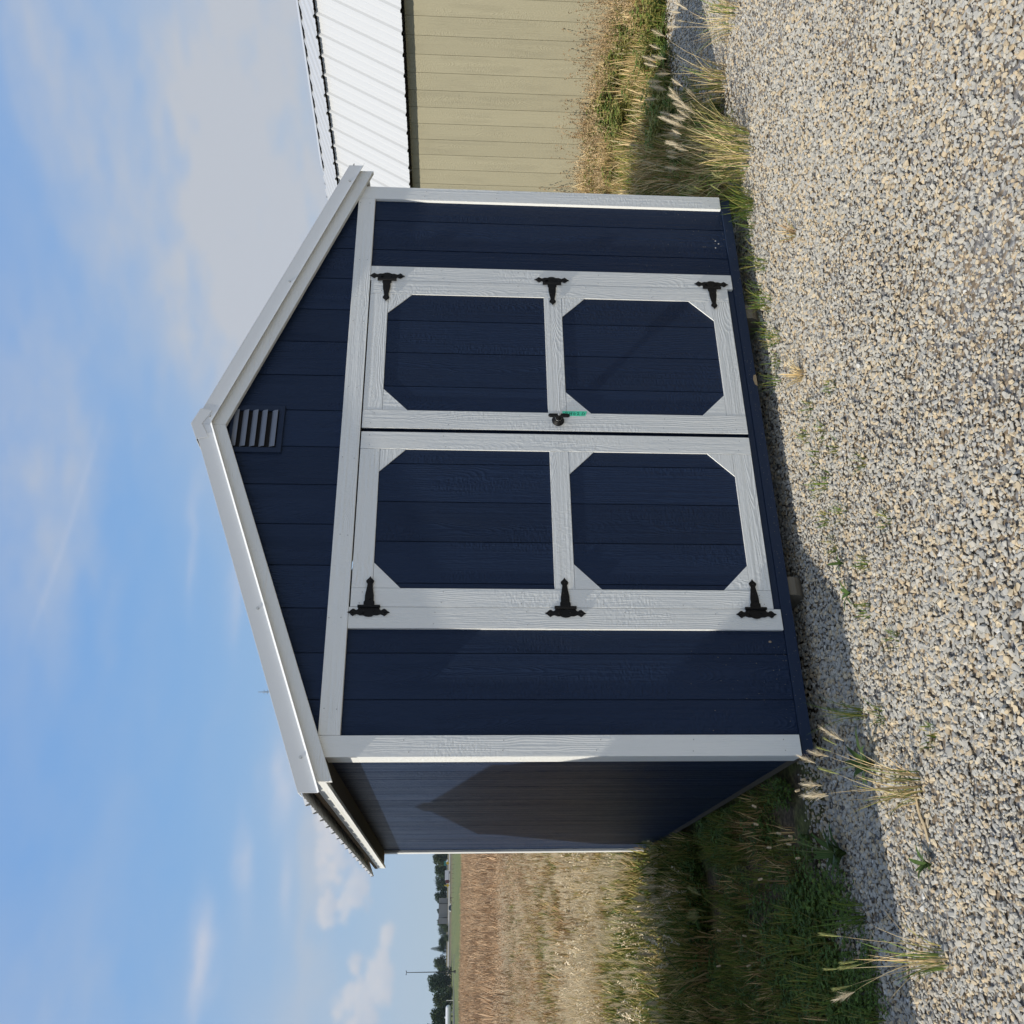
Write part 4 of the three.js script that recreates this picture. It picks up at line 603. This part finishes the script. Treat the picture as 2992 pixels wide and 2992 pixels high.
function wheels(o, xs, r, w) { for (const x of xs) for (const s of [-1, 1]) { const g = new THREE.CylinderGeometry(r, r, .26, 18).rotateX(Math.PI / 2); const t = local('wheel', g.translate(x, r, s * w), tyreM, o); local('rim', new THREE.CylinderGeometry(r * .55, r * .55, .28, 14).rotateX(Math.PI / 2).translate(x, r, s * w), mat(L(.4, .4, .4), .4), t); } }
{ // box truck: white box, dark red cab
  const o = thing('box_truck', 'white box truck with a dark red cab on the far road', 'truck', [46.6, hz(-584) + .25, -584]);
  local('cargo_box', new RoundedBoxGeometry(5.2, 2.2, 2.3, 2, .05).translate(.9, 1.75, 0), mat(L(.62, .63, .66), .5), o); local('cab', new RoundedBoxGeometry(1.7, 2.0, 2.2, 3, .25).translate(-2.6, 1.4, 0), mat(L(.09, .012, .02), .35), o); local('windscreen', new THREE.BoxGeometry(.1, .7, 1.8).translate(-3.42, 1.85, 0), glassM, o); local('chassis', new THREE.BoxGeometry(6.6, .25, 1.2).translate(0, .6, 0), tyreM, o); wheels(o, [-2.5, 2.4], .5, .95);
}
{ // small dark car with white wings; and a motor trike beside the hoarding
  const o = thing('parked_car', 'dark blue car with white bumpers parked below the billboard', 'car', [28.2, hz(-553), -553]); const prof = new THREE.Shape([[-1.9, .35], [1.9, .35], [1.85, .85], [1.1, .95], [.6, 1.5], [-.8, 1.5], [-1.4, .95], [-1.9, .85]].map(p => new THREE.Vector2(...p)));
  local('body', new THREE.ExtrudeGeometry(prof, { depth: 1.5, bevelEnabled: true, bevelSize: .06, bevelThickness: .06, bevelSegments: 2 }).translate(0, 0, -.75), mat(L(.03, .06, .1), .35), o); for (const x of [-1.75, 1.75]) local('bumper', new RoundedBoxGeometry(.75, .62, 1.75, 2, .15).translate(x, .62, 0), mat(L(.85, .84, .78), .4), o); local('window', new THREE.BoxGeometry(1.3, .4, 1.64).translate(-.1, 1.2, 0), glassM, o); wheels(o, [-1.2, 1.2], .33, .7);
  const m = thing('motorcycle', 'black motorcycle parked at the billboard post', 'motorcycle', [32.6, hz(-553), -553]); for (const x of [-.7, .7]) local('wheel', new THREE.TorusGeometry(.3, .08, 8, 20).translate(x, .36, 0), tyreM, m); local('tank', new THREE.SphereGeometry(.3, 12, 8).scale(1.5, .7, .7).translate(.1, .85, 0), tyreM, m); local('seat', new RoundedBoxGeometry(.7, .15, .3, 2, .06).translate(-.5, .85, 0), tyreM, m); local('frame', limb(new THREE.Vector3(.7, .36, 0), new THREE.Vector3(.4, 1.15, 0), .05, .05), tyreM, m); local('handlebar', new THREE.CylinderGeometry(.025, .025, .8, 8).rotateX(Math.PI / 2).translate(.38, 1.18, 0), tyreM, m);
}
{ // far house
  const o = thing('far_house', 'low pale blue house under the spruce', 'house', [11.7, hz(-716) - .2, -716]), wm = mat(L(.32, .38, .45), .7);
  local('wall', new THREE.BoxGeometry(9, 2.3, 6).translate(0, 1.15, 0), wm, o); const r = new THREE.Shape([[-3.4, 0], [3.4, 0], [0, 1.3]].map(p => new THREE.Vector2(...p))); local('roof', new THREE.ExtrudeGeometry(r, { depth: 9.6, bevelEnabled: false }).rotateY(Math.PI / 2).translate(-4.8, 2.3, 0), mat(L(.16, .22, .28), .7), o); for (const x of [-3, -1, 2.6]) { const w = local('window', new THREE.BoxGeometry(.9, .9, .08).translate(x, 1.4, 3.02), glassM, o); local('frame', new THREE.BoxGeometry(1.1, .1, .1).translate(x, 1.92, 3.03), wm, w); } local('door', new THREE.BoxGeometry(.9, 1.9, .08).translate(.8, .95, 3.02), mat(L(.5, .5, .5), .6), o);
}
for (let k = 0; k < 12; k++) { const x = 54 - k * 2.3 + rr(-.2, .2), z = -514, o = thing('fence_post', 'weathered post of the field fence before the far bank', 'fence post', [x, hz(z) - .1, z], 'field fence posts'); local('shaft', new THREE.CylinderGeometry(.07, .09, rr(1.3, 1.6), 7).translate(0, .7, 0), mat(L(.14, .11, .08), .9), o); }
{ const o = thing('radio_mast', 'slim radio mast whose tip shows above the shed roof', 'mast', [180.8, hz(-672), -672]), m = mat(L(.30, .32, .35), .7), H = 137; const g = []; for (let k = 0; k < 3; k++) { const a = k * 2.094; g.push(limb(new THREE.Vector3(Math.cos(a) * .5, 0, Math.sin(a) * .5), new THREE.Vector3(Math.cos(a) * .4, H, Math.sin(a) * .4), .12, .12)); } local('lattice_legs', mergeGeometries(g), m, o); const b = []; for (let y = 4; y < H; y += 4) for (let k = 0; k < 3; k++) { const a = k * 2.094, c = (k + 1) * 2.094; b.push(limb(new THREE.Vector3(Math.cos(a) * .48, y, Math.sin(a) * .48), new THREE.Vector3(Math.cos(c) * .48, y + 3.5, Math.sin(c) * .48), .06, .06)); } local('bracing', mergeGeometries(b), m, o); local('aerial', new THREE.CylinderGeometry(.1, .1, 3, 6).translate(0, H + 1.5, 0), m, o); for (const y of [-1.5, -4]) local('crossarm', new THREE.BoxGeometry(3.2, .25, .25).translate(0, H + y, 0), m, o); }

scene.fog = new THREE.FogExp2(0xaebdc8, .00007);   // summer haze
renderer.render(scene, camera);
